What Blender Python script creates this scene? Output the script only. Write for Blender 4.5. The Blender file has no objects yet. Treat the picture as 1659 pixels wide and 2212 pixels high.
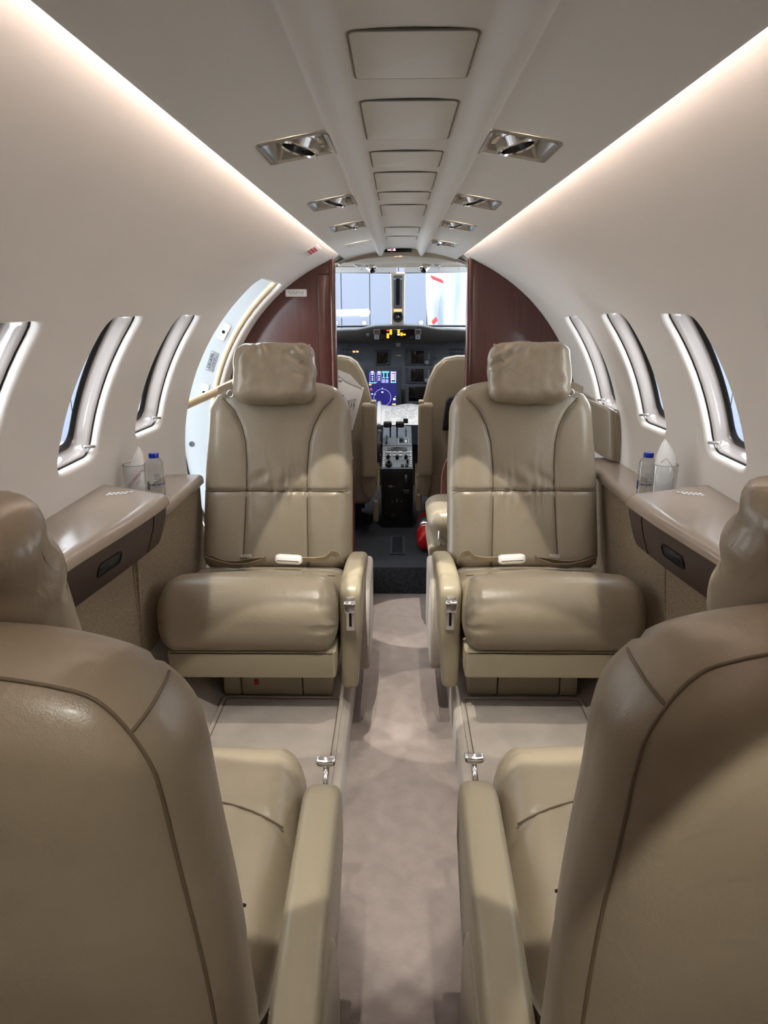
import bpy, bmesh, math, random
from mathutils import Vector, noise
random.seed(7)
SC = bpy.context.scene
COL = SC.collection
D2R = math.pi / 180

# ------------------------------------------------------------------ camera
cam = bpy.data.cameras.new('camera')
cam.sensor_fit = 'VERTICAL'; cam.sensor_height = 36.0
cam.lens = 36.0 * 1540 / 2212
cam.clip_start = 0.02; cam.clip_end = 200
camo = bpy.data.objects.new('camera', cam); COL.objects.link(camo)
camo.location = (-0.013, 0, 1.25)
camo.rotation_euler = ((90 - 16.32) * D2R, 0.25 * D2R, 1.06 * D2R)
SC.camera = camo

# ------------------------------------------------------------------ world: evenly lit white hangar
W = bpy.data.worlds.new('hangar_light'); SC.world = W; W.use_nodes = True
bg = W.node_tree.nodes['Background']
bg.inputs[0].default_value = (0.90, 0.95, 1.0, 1); bg.inputs[1].default_value = 2.0

SC.view_settings.view_transform = 'Standard'; SC.view_settings.look = 'None'
SC.view_settings.gamma = 1.0; SC.view_settings.use_curve_mapping = False
SC.view_settings.exposure = 1.68
COVE_POWER = 16.5        # cove strip emission
READ_POWER = 9.5        # watts of each reading lamp

# ------------------------------------------------------------------ materials
def nodes_of(m):
    m.use_nodes = True
    nt = m.node_tree
    return nt, nt.nodes['Principled BSDF']

def srgb(*c):
    return tuple(((x / 255) / 12.92 if x / 255 <= .04045 else ((x / 255 + .055) / 1.055) ** 2.4) for x in c) + (1,)

def mat(name, col, rough=.5, metal=0, col2=None, cscale=8, bump=0, bscale=300, btype='NOISE', coat=0, sheen=0,
        trans=0, ior=1.45, emit=None, estr=0, stretch=None, spec=.5, csharp=(.35, .65), wrinkle=0):
    m = bpy.data.materials.new(name); nt, b = nodes_of(m)
    b.inputs['Base Color'].default_value = col; b.inputs['Roughness'].default_value = rough
    b.inputs['Metallic'].default_value = metal; b.inputs['Coat Weight'].default_value = coat
    b.inputs['Coat Roughness'].default_value = .15
    b.inputs['Sheen Weight'].default_value = sheen; b.inputs['Transmission Weight'].default_value = trans
    b.inputs['IOR'].default_value = ior; b.inputs['Specular IOR Level'].default_value = spec
    if emit:
        b.inputs['Emission Color'].default_value = emit; b.inputs['Emission Strength'].default_value = estr
    if col2 or bump:
        tc = nt.nodes.new('ShaderNodeTexCoord'); src = tc.outputs['Object']
        if stretch:
            mp = nt.nodes.new('ShaderNodeMapping'); mp.inputs['Scale'].default_value = stretch
            nt.links.new(src, mp.inputs[0]); src = mp.outputs[0]
    if col2:
        n = nt.nodes.new('ShaderNodeTexNoise'); n.inputs['Scale'].default_value = cscale; n.inputs['Detail'].default_value = 5
        r = nt.nodes.new('ShaderNodeValToRGB'); r.color_ramp.elements[0].color = col; r.color_ramp.elements[1].color = col2
        r.color_ramp.elements[0].position = csharp[0]; r.color_ramp.elements[1].position = csharp[1]
        nt.links.new(src, n.inputs['Vector']); nt.links.new(n.outputs[0], r.inputs[0]); nt.links.new(r.outputs[0], b.inputs['Base Color'])
    if bump:
        if btype == 'VORONOI':
            n = nt.nodes.new('ShaderNodeTexVoronoi'); n.inputs['Scale'].default_value = bscale; out = n.outputs['Distance']
        else:
            n = nt.nodes.new('ShaderNodeTexNoise'); n.inputs['Scale'].default_value = bscale; n.inputs['Detail'].default_value = 3; out = n.outputs[0]
        bp = nt.nodes.new('ShaderNodeBump'); bp.inputs['Strength'].default_value = bump; bp.inputs['Distance'].default_value = .002
        nt.links.new(src, n.inputs['Vector']); nt.links.new(out, bp.inputs['Height']); nt.links.new(bp.outputs[0], b.inputs['Normal'])
        if wrinkle:
            n2 = nt.nodes.new('ShaderNodeTexNoise'); n2.inputs['Scale'].default_value = 22; n2.inputs['Detail'].default_value = 4; n2.inputs['Distortion'].default_value = 1.8
            b2 = nt.nodes.new('ShaderNodeBump'); b2.inputs['Strength'].default_value = wrinkle; b2.inputs['Distance'].default_value = .004
            nt.links.new(src, n2.inputs['Vector']); nt.links.new(n2.outputs[0], b2.inputs['Height']); nt.links.new(b2.outputs[0], bp.inputs['Normal'])
    return m

def glass_mat(name, tint=(1, 1, 1, 1), gl=.08, edge=False):
    m = bpy.data.materials.new(name); m.use_nodes = True; nt = m.node_tree; nt.nodes.clear()
    o = nt.nodes.new('ShaderNodeOutputMaterial'); t = nt.nodes.new('ShaderNodeBsdfTransparent'); t.inputs[0].default_value = tint
    g = nt.nodes.new('ShaderNodeBsdfGlossy'); g.inputs['Roughness'].default_value = .02
    x = nt.nodes.new('ShaderNodeMixShader'); x.inputs[0].default_value = gl
    if edge:
        lw = nt.nodes.new('ShaderNodeLayerWeight'); lw.inputs['Blend'].default_value = .25; mm = nt.nodes.new('ShaderNodeMath'); mm.operation = 'MULTIPLY_ADD'
        mm.inputs[1].default_value = .55; mm.inputs[2].default_value = gl * .5; nt.links.new(lw.outputs['Facing'], mm.inputs[0]); nt.links.new(mm.outputs[0], x.inputs[0])
    nt.links.new(t.outputs[0], x.inputs[1]); nt.links.new(g.outputs[0], x.inputs[2]); nt.links.new(x.outputs[0], o.inputs[0])
    return m

M = {}
M['leather'] = mat('tan_leather', srgb(148, 136, 117), .34, col2=srgb(142, 130, 111), cscale=9, bump=.06, bscale=650, btype='VORONOI', coat=.06, wrinkle=.16)
M['leather_shell'] = mat('tan_leather_shell', srgb(154, 143, 121), .34, bump=.05, bscale=300)
M['leather_worn'] = mat('tan_leather_soft', srgb(150, 137, 118), .26, col2=srgb(143, 130, 111), cscale=9, bump=.12, bscale=60, coat=.1, wrinkle=.35)
M['seam'] = mat('seam_thread', srgb(92, 76, 58), .7)
M['piping'] = mat('leather_piping', srgb(104, 90, 70), .5)
M['gap'] = mat('panel_gap', srgb(138, 134, 126), .8)
M['wall'] = mat('wall_vinyl', srgb(228, 223, 217), .55, bump=.04, bscale=900)
M['ceil'] = mat('headliner_cloth', srgb(228, 227, 222), .62, bump=.05, bscale=500, sheen=.15, stretch=(1, 4, 1))
M['suede'] = mat('beige_suede', srgb(167, 156, 146), .9, col2=srgb(152, 141, 132), cscale=10, bump=.5, bscale=600, sheen=.4)
M['aisle'] = mat('aisle_carpet', srgb(138, 125, 121), .95, col2=srgb(128, 116, 112), cscale=26, bump=.8, bscale=380, sheen=.3)
M['tweed'] = mat('tweed_carpet', srgb(160, 142, 118), .95, col2=srgb(112, 98, 80), cscale=330, bump=.9, bscale=330)
M['black_carpet'] = mat('black_carpet', srgb(58, 62, 70), .95, col2=srgb(20, 21, 24), cscale=200, bump=.9, bscale=350)
M['wood'] = mat('mahogany_veneer', srgb(78, 41, 37), .3, col2=srgb(88, 49, 43), cscale=14, coat=.5, stretch=(9, 9, .5), csharp=(.3, .7))
M['wood_edge'] = mat('mahogany_edge', srgb(88, 46, 37), .22, col2=srgb(100, 54, 42), cscale=14, coat=.6, stretch=(9, 9, .5))
M['brown'] = mat('brown_leather_panel', srgb(58, 41, 37), .4, bump=.05, bscale=300)
M['ledge'] = mat('taupe_ledge_vinyl', srgb(158, 143, 129), .2, bump=.04, bscale=500, coat=.2)
M['bezel'] = mat('window_bezel_plastic', srgb(190, 182, 178), .08, .25, coat=.4)
M['rubber'] = mat('black_rubber', srgb(24, 24, 26), .45)
M['chrome'] = mat('polished_chrome', (.78, .78, .8, 1), .14, 1)
M['satin'] = mat('satin_aluminium', (.74, .74, .75, 1), .3, 1)
M['satin_plate'] = mat('satin_plate', srgb(190, 187, 178), .25, .55)
M['black'] = mat('matte_black', srgb(14, 14, 15), .5)
M['black_gloss'] = mat('gloss_black', srgb(8, 8, 12), .12)
M['grey_panel'] = mat('grey_panel_paint', srgb(74, 82, 94), .5)
M['grey_dark'] = mat('dark_grey_bezel', srgb(52, 58, 66), .45)
M['ped_grey'] = mat('pedestal_grey', srgb(112, 119, 127), .45)
M['white_paint'] = mat('white_paint', srgb(236, 240, 242), .35)
M['jamb'] = mat('jamb_paint', srgb(150, 155, 158), .4)
M['plate_grey'] = mat('plate_grey', srgb(112, 114, 118), .4)
M['white_plastic'] = mat('white_plastic', srgb(232, 228, 222), .3)
M['cream'] = mat('cream_trim', srgb(226, 214, 196), .45)
M['tanpipe'] = mat('tan_piping', srgb(206, 184, 150), .5)
M['belt'] = mat('belt_webbing', srgb(138, 122, 102), .6, bump=.6, bscale=500)
M['belt_light'] = mat('belt_webbing_light', srgb(168, 154, 126), .5, bump=.6, bscale=400)
M['paper'] = mat('white_paper', srgb(246, 246, 245), .8)
M['paper_line'] = mat('printed_grey', srgb(120, 122, 128), .8)
M['ink'] = mat('dark_print', srgb(50, 52, 58), .7)
M['red_ink'] = mat('red_print', srgb(190, 40, 62), .7)
M['navy'] = mat('navy_print', srgb(24, 56, 110), .6)
M['blue_cap'] = mat('blue_cap_plastic', srgb(18, 42, 160), .3)
M['red'] = mat('red_enamel', srgb(178, 18, 22), .3)
M['glass'] = glass_mat('clear_glass', (.965, .97, .97, 1), .08, True)
M['water'] = glass_mat('clear_bottle', (.87, .90, .92, 1), .14, True)
M['pane'] = glass_mat('window_glass', (.97, .985, .99, 1), .05)
M['film'] = mat('plastic_sheet', srgb(132, 140, 150), .35)
M['floor_out'] = mat('hangar_concrete', srgb(222, 224, 226), .5)
M['hangar'] = mat('hangar_panel', srgb(100, 107, 121), .5)
M['beige_head'] = mat('cockpit_headliner', srgb(190, 180, 164), .6)
M['cove'] = mat('cove_led', (1, 1, 1, 1), .5, emit=(1.0, .84, .77, 1), estr=COVE_POWER)
def em(name, c, s): M[name] = mat(name, (0, 0, 0, 1), .5, emit=srgb(*c), estr=s)
em('screen', (40, 38, 112), .34); em('e_white', (235, 232, 255), .6); em('e_cyan', (120, 220, 215), .4); em('e_lav', (150, 150, 240), .5)
em('e_amber', (255, 158, 20), .8); em('e_red', (255, 30, 40), .7); em('e_pink', (240, 90, 120), .4); em('e_orange', (255, 180, 120), .6); em('e_yel', (240, 220, 120), .4)
em('lamp', (255, 246, 214), 6.0)

# ------------------------------------------------------------------ geometry helpers: everything is (verts, faces) in world metres
def cat(*gs):
    V, F = [], []
    for v, f in gs:
        o = len(V); V += list(v); F += [tuple(i + o for i in q) for q in f]
    return V, F

def tf(g, fn):
    return [tuple(fn(*p)) for p in g[0]], g[1]

def move(g, x, y, z): return tf(g, lambda a, b, c: (a + x, b + y, c + z))

def mk(name, g, m, parent=None, smooth=True, sharp=None, kind=None):
    V, F = g
    if parent is None:
        xs = [p[0] for p in V]; ys = [p[1] for p in V]; zs = [p[2] for p in V]
        base = ((min(xs) + max(xs)) / 2, (min(ys) + max(ys)) / 2, min(zs))
    else:
        r = parent
        while r.parent: r = r.parent
        base = tuple(r.location)
    me = bpy.data.meshes.new(name)
    me.from_pydata([(p[0] - base[0], p[1] - base[1], p[2] - base[2]) for p in V], [], F)
    bm = bmesh.new(); bm.from_mesh(me)
    bmesh.ops.recalc_face_normals(bm, faces=bm.faces); bm.to_mesh(me); bm.free()
    me.polygons.foreach_set('use_smooth', [smooth] * len(me.polygons))
    if smooth and sharp: me.set_sharp_from_angle(angle=sharp * D2R)
    me.materials.append(M[m] if isinstance(m, str) else m)
    o = bpy.data.objects.new(name, me); COL.objects.link(o)
    if parent is None: o.location = base
    else: o.parent = parent
    if kind: o['kind'] = kind
    return o

def tag(o, label, cat_, group=None):
    o['label'] = label; o['category'] = cat_
    if group: o['group'] = group
    return o

def thing(name, loc, label=None, cat_=None, group=None, kind=None):
    o = bpy.data.objects.new(name, None); COL.objects.link(o); o.location = loc; o.empty_display_size = .05
    if label: o['label'] = label
    if cat_: o['category'] = cat_
    if group: o['group'] = group
    if kind: o['kind'] = kind
    return o

def lin(a, b, n): return [a + (b - a) * i / (n - 1) for i in range(n)] if n > 1 else [(a + b) / 2]
def sst(a, b, x):
    t = min(max((x - a) / (b - a), 0), 1); return t * t * (3 - 2 * t)
def interp(tab, x):
    if x <= tab[0][0]: return tab[0][1]
    for (a, p), (b, q) in zip(tab, tab[1:]):
        if x <= b: return p + (q - p) * (x - a) / (b - a)
    return tab[-1][1]

def box(x0, x1, y0, y1, z0, z1):
    V = [(x, y, z) for x in (x0, x1) for y in (y0, y1) for z in (z0, z1)]
    return V, [(0, 1, 3, 2), (4, 6, 7, 5), (0, 4, 5, 1), (2, 3, 7, 6), (0, 2, 6, 4), (1, 5, 7, 3)]

def rbox(c, h, r, n=(3, 3, 3), fn=None, cs=4):
    """rounded box: half sizes h, corner radii r (number or per axis), n interior cells, fn deforms local points"""
    if not isinstance(r, (tuple, list)): r = (r, r, r)
    r = [min(r[i], h[i] * .999) for i in range(3)]
    ax = []
    for i in range(3):
        e = [-h[i] + r[i] * (1 - math.tan((1 - k / cs) * math.pi / 4)) for k in range(cs)]
        ax.append(e + lin(-h[i] + r[i], h[i] - r[i], n[i] + 1) + [-v for v in reversed(e)])
    idx, V, F = {}, [], []
    def vid(i, j, k):
        if (i, j, k) not in idx:
            p = (ax[0][i], ax[1][j], ax[2][k])
            q = [min(max(p[a], -h[a] + r[a]), h[a] - r[a]) for a in range(3)]
            d = [(p[a] - q[a]) / r[a] for a in range(3)]
            L = math.sqrt(sum(x * x for x in d)) or 1
            p = [q[a] + d[a] / L * r[a] for a in range(3)]
            idx[(i, j, k)] = len(V); V.append(p)
        return idx[(i, j, k)]
    N = [len(a) - 1 for a in ax]
    for s in (0, N[0]):
        for j in range(N[1]):
            for k in range(N[2]): F.append((vid(s, j, k), vid(s, j + 1, k), vid(s, j + 1, k + 1), vid(s, j, k + 1)))
    for s in (0, N[1]):
        for i in range(N[0]):
            for k in range(N[2]): F.append((vid(i, s, k), vid(i + 1, s, k), vid(i + 1, s, k + 1), vid(i, s, k + 1)))
    for s in (0, N[2]):
        for i in range(N[0]):
            for j in range(N[1]): F.append((vid(i, j, s), vid(i + 1, j, s), vid(i + 1, j + 1, s), vid(i, j + 1, s)))
    if fn: V = [fn(*p) for p in V]
    return [(p[0] + c[0], p[1] + c[1], p[2] + c[2]) for p in V], F

def loft(rings, closed=True, caps=True):
    n = len(rings[0]); V = [p for r in rings for p in r]; F = []
    for i in range(len(rings) - 1):
        for j in range(n if closed else n - 1):
            a, b = i * n + j, i * n + (j + 1) % n
            F.append((a, b, b + n, a + n))
    if caps and closed:
        F.append(tuple(range(n))); F.append(tuple(range((len(rings) - 1) * n, len(rings) * n)))
    return V, F

def tube(path, r, n=8, closed=False):
    P = [Vector(p) for p in path]; rings = []
    up = None
    for i, p in enumerate(P):
        if closed: t = P[(i + 1) % len(P)] - P[i - 1]
        else: t = P[min(i + 1, len(P) - 1)] - P[max(i - 1, 0)]
        t.normalize()
        if up is None:
            up = Vector((0, 0, 1)) if abs(t.z) < .9 else Vector((1, 0, 0))
        u = up - t * up.dot(t); u.normalize(); up = u; v = t.cross(u)
        rr = r(i / (len(P) - 1)) if callable(r) else r
        rings.append([tuple(p + (u * math.cos(2 * math.pi * k / n) + v * math.sin(2 * math.pi * k / n)) * rr) for k in range(n)])
    if closed:
        V, F = loft(rings + [rings[0]], True, False); return V, F
    return loft(rings)

def lathe(prof, n=24, c=(0, 0, 0), axis=(0, 0, 1), cap=True):
    A = Vector(axis).normalized(); U = (Vector((1, 0, 0)) if abs(A.x) < .9 else Vector((0, 1, 0)))
    U = (U - A * U.dot(A)).normalized(); Wv = A.cross(U); C = Vector(c)
    rings = [[tuple(C + A * z + (U * math.cos(2 * math.pi * k / n) + Wv * math.sin(2 * math.pi * k / n)) * max(r, 1e-5)) for k in range(n)] for r, z in prof]
    return loft(rings, True, cap)

def inset(poly, d):
    n = len(poly); area = sum(poly[i][0] * poly[(i + 1) % n][1] - poly[(i + 1) % n][0] * poly[i][1] for i in range(n))
    s = 1 if area > 0 else -1; out = []
    for i in range(n):
        a, b, c = Vector(poly[i - 1]), Vector(poly[i]), Vector(poly[(i + 1) % n])
        e1, e2 = (b - a).normalized(), (c - b).normalized()
        n1, n2 = Vector((-e1.y, e1.x)) * s, Vector((-e2.y, e2.x)) * s
        m = (n1 + n2); L = m.length_squared
        m = m * (2 / L) if L > 1e-6 else n1
        if m.length > 2: m = m.normalized() * 2
        out.append(tuple(b + m * d))
    return out

def fillet(poly, r, seg=4):
    out = []; n = len(poly)
    for i in range(n):
        a, b, c = Vector(poly[i - 1]), Vector(poly[i]), Vector(poly[(i + 1) % n])
        rr = r[i] if isinstance(r, (list, tuple)) else r
        d1, d2 = (a - b), (c - b); k = min(rr, d1.length * .48, d2.length * .48)
        p, q = b + d1.normalized() * k, b + d2.normalized() * k
        for s in range(seg + 1):
            t = s / seg; out.append(tuple(p * (1 - t) ** 2 + b * 2 * t * (1 - t) + q * t * t))
    return out

def prism(poly, d0, d1, mp, bev=0, seg=3):
    """extrude a 2-D outline from d0 to d1; mp(u, v, d) gives the 3-D point; bev rounds both rims"""
    rings = []
    if bev:
        L = []
        for k in range(seg + 1):
            a = k / seg * math.pi / 2; L.append((bev * (1 - math.sin(a)), bev * (1 - math.cos(a))))
        s = 1 if d1 > d0 else -1
        for i, o in L: rings.append((inset(poly, i), d0 + s * o))
        for i, o in reversed(L): rings.append((inset(poly, i), d1 - s * o))
    else: rings = [(poly, d0), (poly, d1)]
    return loft([[mp(u, v, d) for u, v in p] for p, d in rings])

XZ = lambda y_sign=1: (lambda u, v, d: (u, d, v))
def pXZ(u, v, d): return (u, d, v)      # outline in x,z extruded along y
def pYZ(u, v, d): return (d, u, v)      # outline in y,z extruded along x
def pXY(u, v, d): return (u, v, d)

def rrect(x0, x1, y0, y1, r, seg=4): return fillet([(x0, y0), (x1, y0), (x1, y1), (x0, y1)], r, seg)

def text_geo(s, size, mp, align='CENTER', space=1.0, bold=0.0):
    c = bpy.data.curves.new('lettering', 'FONT'); c.body = s; c.size = size; c.align_x = align; c.align_y = 'CENTER'
    c.space_character = space; c.offset = bold; c.resolution_u = 2
    o = bpy.data.objects.new('lettering', c); COL.objects.link(o)
    me = bpy.data.meshes.new_from_object(o)
    g = ([mp(v.co.x, v.co.y) for v in me.vertices], [tuple(p.vertices) for p in me.polygons])
    bpy.data.objects.remove(o); bpy.data.curves.remove(c); bpy.data.meshes.remove(me)
    return g

# ================================================================== THE CABIN SHELL
ZC = .72
def RAD(y): return .80 - .048 * sst(1.9, 3.05, y)
def WP(side, y, th, off=0.0):
    r = RAD(y) + off + .04 * sst(66 * D2R, 80 * D2R, th); return (side * r * math.cos(th), y, ZC + r * math.sin(th))
def SKIN(y, z): return math.sqrt(RAD(y) ** 2 - (z - ZC) ** 2)   # half-width of the cabin at a height
Y0, Y1 = -1.25, 3.06
RM = .79
TH = lambda deg: deg * D2R
WIN_T0, WIN_T1 = TH(10.3), TH(39.4)

def rr_point(px, py, hx, hy, r):
    """square-boundary point (|.|<=1) to a rounded rectangle of half sizes hx, hy"""
    x, y = px * hx, py * hy
    qx, qy = min(max(x, -hx + r), hx - r), min(max(y, -hy + r), hy - r)
    dx, dy = x - qx, y - qy
    if abs(dx) < 1e-9 or abs(dy) < 1e-9: return x, y
    L = math.hypot(dx, dy); return qx + dx / L * r, qy + dy / L * r

def build_wall(side, centers, door=None):
    blocks = [(c - .165, c + .165, TH(4.5), TH(45.2), c, (WIN_T0 + WIN_T1) / 2, .1225, (WIN_T1 - WIN_T0) / 2 * RM, .042, .012, .034) for c in centers]
    if door: blocks.append(door)
    ys = {Y0, Y1}; ts = {TH(90), TH(-50), TH(4.5), TH(45.2)}
    for b in blocks: ys |= {b[0], b[1]}; ts |= {b[2], b[3]}
    def dense(s, d):
        s = sorted(s); o = []
        for a, b in zip(s, s[1:]):
            n = max(1, round((b - a) / d)); o += [a + (b - a) * k / n for k in range(n)]
        return o + [s[-1]]
    ys = dense(ys, .028); ts = dense(ts, .035)
    V, F, ix = [], [], {}
    def gv(i, j):
        if (i, j) not in ix: ix[(i, j)] = len(V); V.append(WP(side, ys[i], ts[j]))
        return ix[(i, j)]
    def inblk(y, t): return any(b[0] < y < b[1] and b[2] < t < b[3] for b in blocks)
    for i in range(len(ys) - 1):
        for j in range(len(ts) - 1):
            if not inblk((ys[i] + ys[i + 1]) / 2, (ts[j] + ts[j + 1]) / 2):
                F.append((gv(i, j), gv(i + 1, j), gv(i + 1, j + 1), gv(i, j + 1)))
    near = lambda L, v: min(range(len(L)), key=lambda k: abs(L[k] - v))
    for (ya, yb, ta, tb, yc, tc, hy, hs, r, lip, dep) in blocks:
        ia, ib, ja, jb = near(ys, ya), near(ys, yb), near(ts, ta), near(ts, tb)
        loop = [(i, ja) for i in range(ia, ib)] + [(ib, j) for j in range(ja, jb)] + [(i, jb) for i in range(ib, ia, -1)] + [(ia, j) for j in range(jb, ja, -1)]
        prev = [gv(*q) for q in loop]
        sq = []
        for i, j in loop:
            sq.append((max(-1, min(1, (ys[i] - (ya + yb) / 2) / ((yb - ya) / 2))), max(-1, min(1, (ts[j] - (ta + tb) / 2) / ((tb - ta) / 2)))))
        def outline(ins): return [rr_point(px, py, hy - ins, hs - ins, max(r - ins * .6, .008)) for px, py in sq]
        rings = []
        base = outline(0)
        for k in (.4, .75): 
            rings.append([WP(side, ys[q[0]] + (yc + o[0] - ys[q[0]]) * k, ts[q[1]] + (tc + o[1] / RM - ts[q[1]]) * k) for q, o in zip(loop, base)])
        for k in range(7):
            a = k / 6 * math.pi / 2; oo = outline(lip * math.sin(a))
            rings.append([WP(side, yc + o[0], tc + o[1] / RM, lip * (1 - math.cos(a))) for o in oo])
        oo = outline(lip); rings.append([WP(side, yc + o[0], tc + o[1] / RM, dep) for o in oo])
        for rg in rings:
            cur = list(range(len(V), len(V) + len(rg))); V += rg; n = len(cur)
            for k in range(n): F.append((prev[k], prev[(k + 1) % n], cur[(k + 1) % n], cur[k]))
            prev = cur
    return V, F

def lower_lining(side, y0, y1):
    ys = lin(y0, y1, 40); ts = lin(TH(-4.5), TH(-50), 16)
    return loft([[WP(side, y, t, -.003) for t in ts] for y in ys], False, False)

LEFT_WIN = [.665, 1.165, 1.675, 2.165]
RIGHT_WIN = [.69, 1.19, 1.72, 2.215, 2.63]
DOOR = (2.44, 3.0, TH(-50), TH(59.0), 2.715, TH(2.6), .215, 50.5 * D2R * RM, .055, .012, .02)
wl = mk('wall_left', build_wall(-1, LEFT_WIN, DOOR), 'wall', kind='structure')
wr = mk('wall_right', build_wall(1, RIGHT_WIN), 'wall', kind='structure')
mk('lower_lining', lower_lining(-1, Y0, 2.50), 'suede', wl)
mk('lower_lining', lower_lining(-1, 2.93, Y1), 'suede', wl)
mk('lower_lining', lower_lining(1, Y0, Y1), 'suede', wr)

# ---- floor: dropped aisle, raised platforms, cockpit floor
AW = .152; PZ = .125
fl = mk('floor', box(-AW - .003, AW + .003, Y0, 2.965, -.03, 0), 'aisle', smooth=False, kind='structure')
for s in (-1, 1):
    prof = [(AW, -.03), (AW, PZ - .022)] + [(AW + .022 * (1 - math.cos(a)), PZ - .022 + .022 * math.sin(a)) for a in lin(0, math.pi / 2, 6)][1:] + [(.545, PZ), (.545, -.03)]
    p = mk('platform', loft([[(s * x, y, z) for x, z in prof] for y in lin(Y0, 2.965, 3)]), 'suede', fl, sharp=40)
    for (ya, yb) in ((1.10, 1.868), (.02, 1.085)):
        pl = mk('carpet_panel', prism(rrect(s * .172, s * .528, ya, yb, .015), PZ + .001, PZ + .007, pXY, .003, 2), 'suede', fl, sharp=50)
        rim = [(x, y, PZ + .007) for x, y in rrect(s * .176, s * .524, ya + .004, yb - .004, .015)]
        mk('binding', tube(rim, .0045, 6, True), 'suede', pl)
        st = [(x, y, PZ + .0095) for x, y in rrect(s * .184, s * .516, ya + .013, yb - .013, .012)]
        mk('stitching', tube(st, .0011, 4, True), 'seam', pl)
cf = mk('floor_cockpit', cat(box(-.60, .60, 2.967, 4.5, -.03, PZ - .02), box(-.60, .60, 2.967, 4.5, PZ - .02, PZ)), 'black_carpet', smooth=False, kind='structure')
g = thing('floor_grille', (-.013, 3.26, PZ), 'dark slotted air grille set into the black cockpit carpet', 'grille')
mk('frame', cat(box(-.048, -.038, 3.14, 3.385, PZ, PZ + .006), box(.012, .022, 3.14, 3.385, PZ, PZ + .006), box(-.048, .022, 3.13, 3.14, PZ, PZ + .006), box(-.048, .022, 3.385, 3.395, PZ, PZ + .006)), 'grey_dark', g, False)
mk('backing', box(-.038, .012, 3.14, 3.385, PZ, PZ + .001), 'black', g, False)
for k in range(22):
    y = 3.146 + k * .011; mk('slat', box(-.038, .012, y, y + .004, PZ + .001, PZ + .005), 'grey_dark', g, False)

# ---- rear end of the cabin (behind the viewer) closes the shell
def disc(y, r, t, z0=-.03):
    pts = [(r * math.cos(a), ZC + r * math.sin(a)) for a in lin(-68 * D2R, 248 * D2R, 60)]
    return prism(pts, y, y + t, pXZ)
mk('wall_back', disc(Y0 - .03, .80, .03), 'cream', kind='structure', sharp=40)

# ---- ceiling headliner with two ribs, lamp wells and access panels
CPROF = [(0, 1.471), (.03, 1.4705), (.060, 1.4685), (.066, 1.4665), (.071, 1.4605), (.075, 1.4500), (.080, 1.4430), (.086, 1.4405), (.092, 1.4420), (.097, 1.4480), (.102, 1.4543),
         (.144, 1.4485), (.186, 1.4395), (.215, 1.4315), (.228, 1.427), (.234, 1.4265), (.238, 1.429), (.239, 1.434), (.236, 1.440), (.226, 1.443)]
LAMP_Y = [-.02, .43, 1.03, 1.56, 2.02, 2.60]
def ceil_z(x): return interp(CPROF[:15], abs(x))
def ceiling():
    ys = {Y0, 3.2}
    for c in LAMP_Y: ys |= {c - .058, c + .058}
    ys = sorted(ys); full = []
    for a, b in zip(ys, ys[1:]):
        n = max(1, round((b - a) / .06)); full += [a + (b - a) * k / n for k in range(n)]
    full.append(ys[-1])
    prof = [(-x, z) for x, z in reversed(CPROF[1:])] + CPROF
    n = len(prof); V = [(x, y, z) for y in full for x, z in prof]; F = []
    for i in range(len(full) - 1):
        ym = (full[i] + full[i + 1]) / 2
        for j in range(n - 1):
            xm = abs(prof[j][0] + prof[j + 1][0]) / 2
            if any(abs(ym - c) < .058 for c in LAMP_Y) and .102 < xm < .186: continue
            a = i * n + j; F.append((a, a + 1, a + 1 + n, a + n))
    # upper skin so the liner has thickness
    o = len(V); V += [(x * .97, y, z + .012) for x, y, z in V]
    F += [tuple(k + o for k in f) for f in F if True][:0]
    return V[:o], F
ce = mk('ceiling', ceiling(), 'ceil', kind='structure')
for (ya, yb, hw) in ((.685, .815, .055), (.90, 1.095, .055), (1.18, 1.305, .054), (1.36, 1.555, .054), (1.59, 1.705, .053), (1.79, 2.0, .053), (2.30, 2.48, .053), (2.6, 2.735, .052), (.1, .45, .055), (-.6, -.1, .055)):
    zt = 1.4675
    p = mk('access_panel', prism(rrect(-hw, hw, ya, yb, .008), zt, zt - .0018, lambda u, v, d: (u, v, d + (1.4705 - zt) * (1 - (u / .06) ** 2) + .0008), .0015, 2), 'ceil', ce, sharp=50)
    mk('shadow_gap', tube([(x, y, 1.4700 - .0015 * (x / .055) ** 2) for x, y in rrect(-hw - .001, hw + .001, ya - .001, yb + .001, .008)], .0010, 5, True), 'gap', p)

# forward end of the headliner: fascia with the lit sign
fas = [(-.236, 1.431), (-.2, 1.438), (-.144, 1.451), (-.102, 1.458), (-.086, 1.4545), (-.062, 1.470), (0, 1.4735), (.062, 1.470), (.086, 1.4545), (.102, 1.458), (.144, 1.451), (.2, 1.438), (.236, 1.431),
       (.236, 1.415), (.15, 1.432), (0, 1.443), (-.15, 1.432), (-.236, 1.415)]
mk('fascia', prism(fas, 3.19, 3.205, pXZ), 'beige_head', ce, sharp=30)
sg = thing('cabin_sign', (-.012, 3.185, 1.455), 'small black lit cabin sign on the ceiling end above the cockpit doorway', 'sign')
mk('housing', prism(rrect(-.069, .045, 1.4565, 1.473, .002), 3.18, 3.192, pXZ, .001, 2), 'black_gloss', sg, sharp=40)
mk('cigarette_symbol', prism(rrect(-.056, -.040, 1.4625, 1.4665, .001), 3.179, 3.181, pXZ), 'e_white', sg)
mk('prohibition_ring', tube([(-.040 + .0045 * math.cos(a), 3.179, 1.4648 + .0045 * math.sin(a)) for a in lin(0, 2 * math.pi, 17)[:-1]], .0010, 5, True), 'e_pink', sg)
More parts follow.
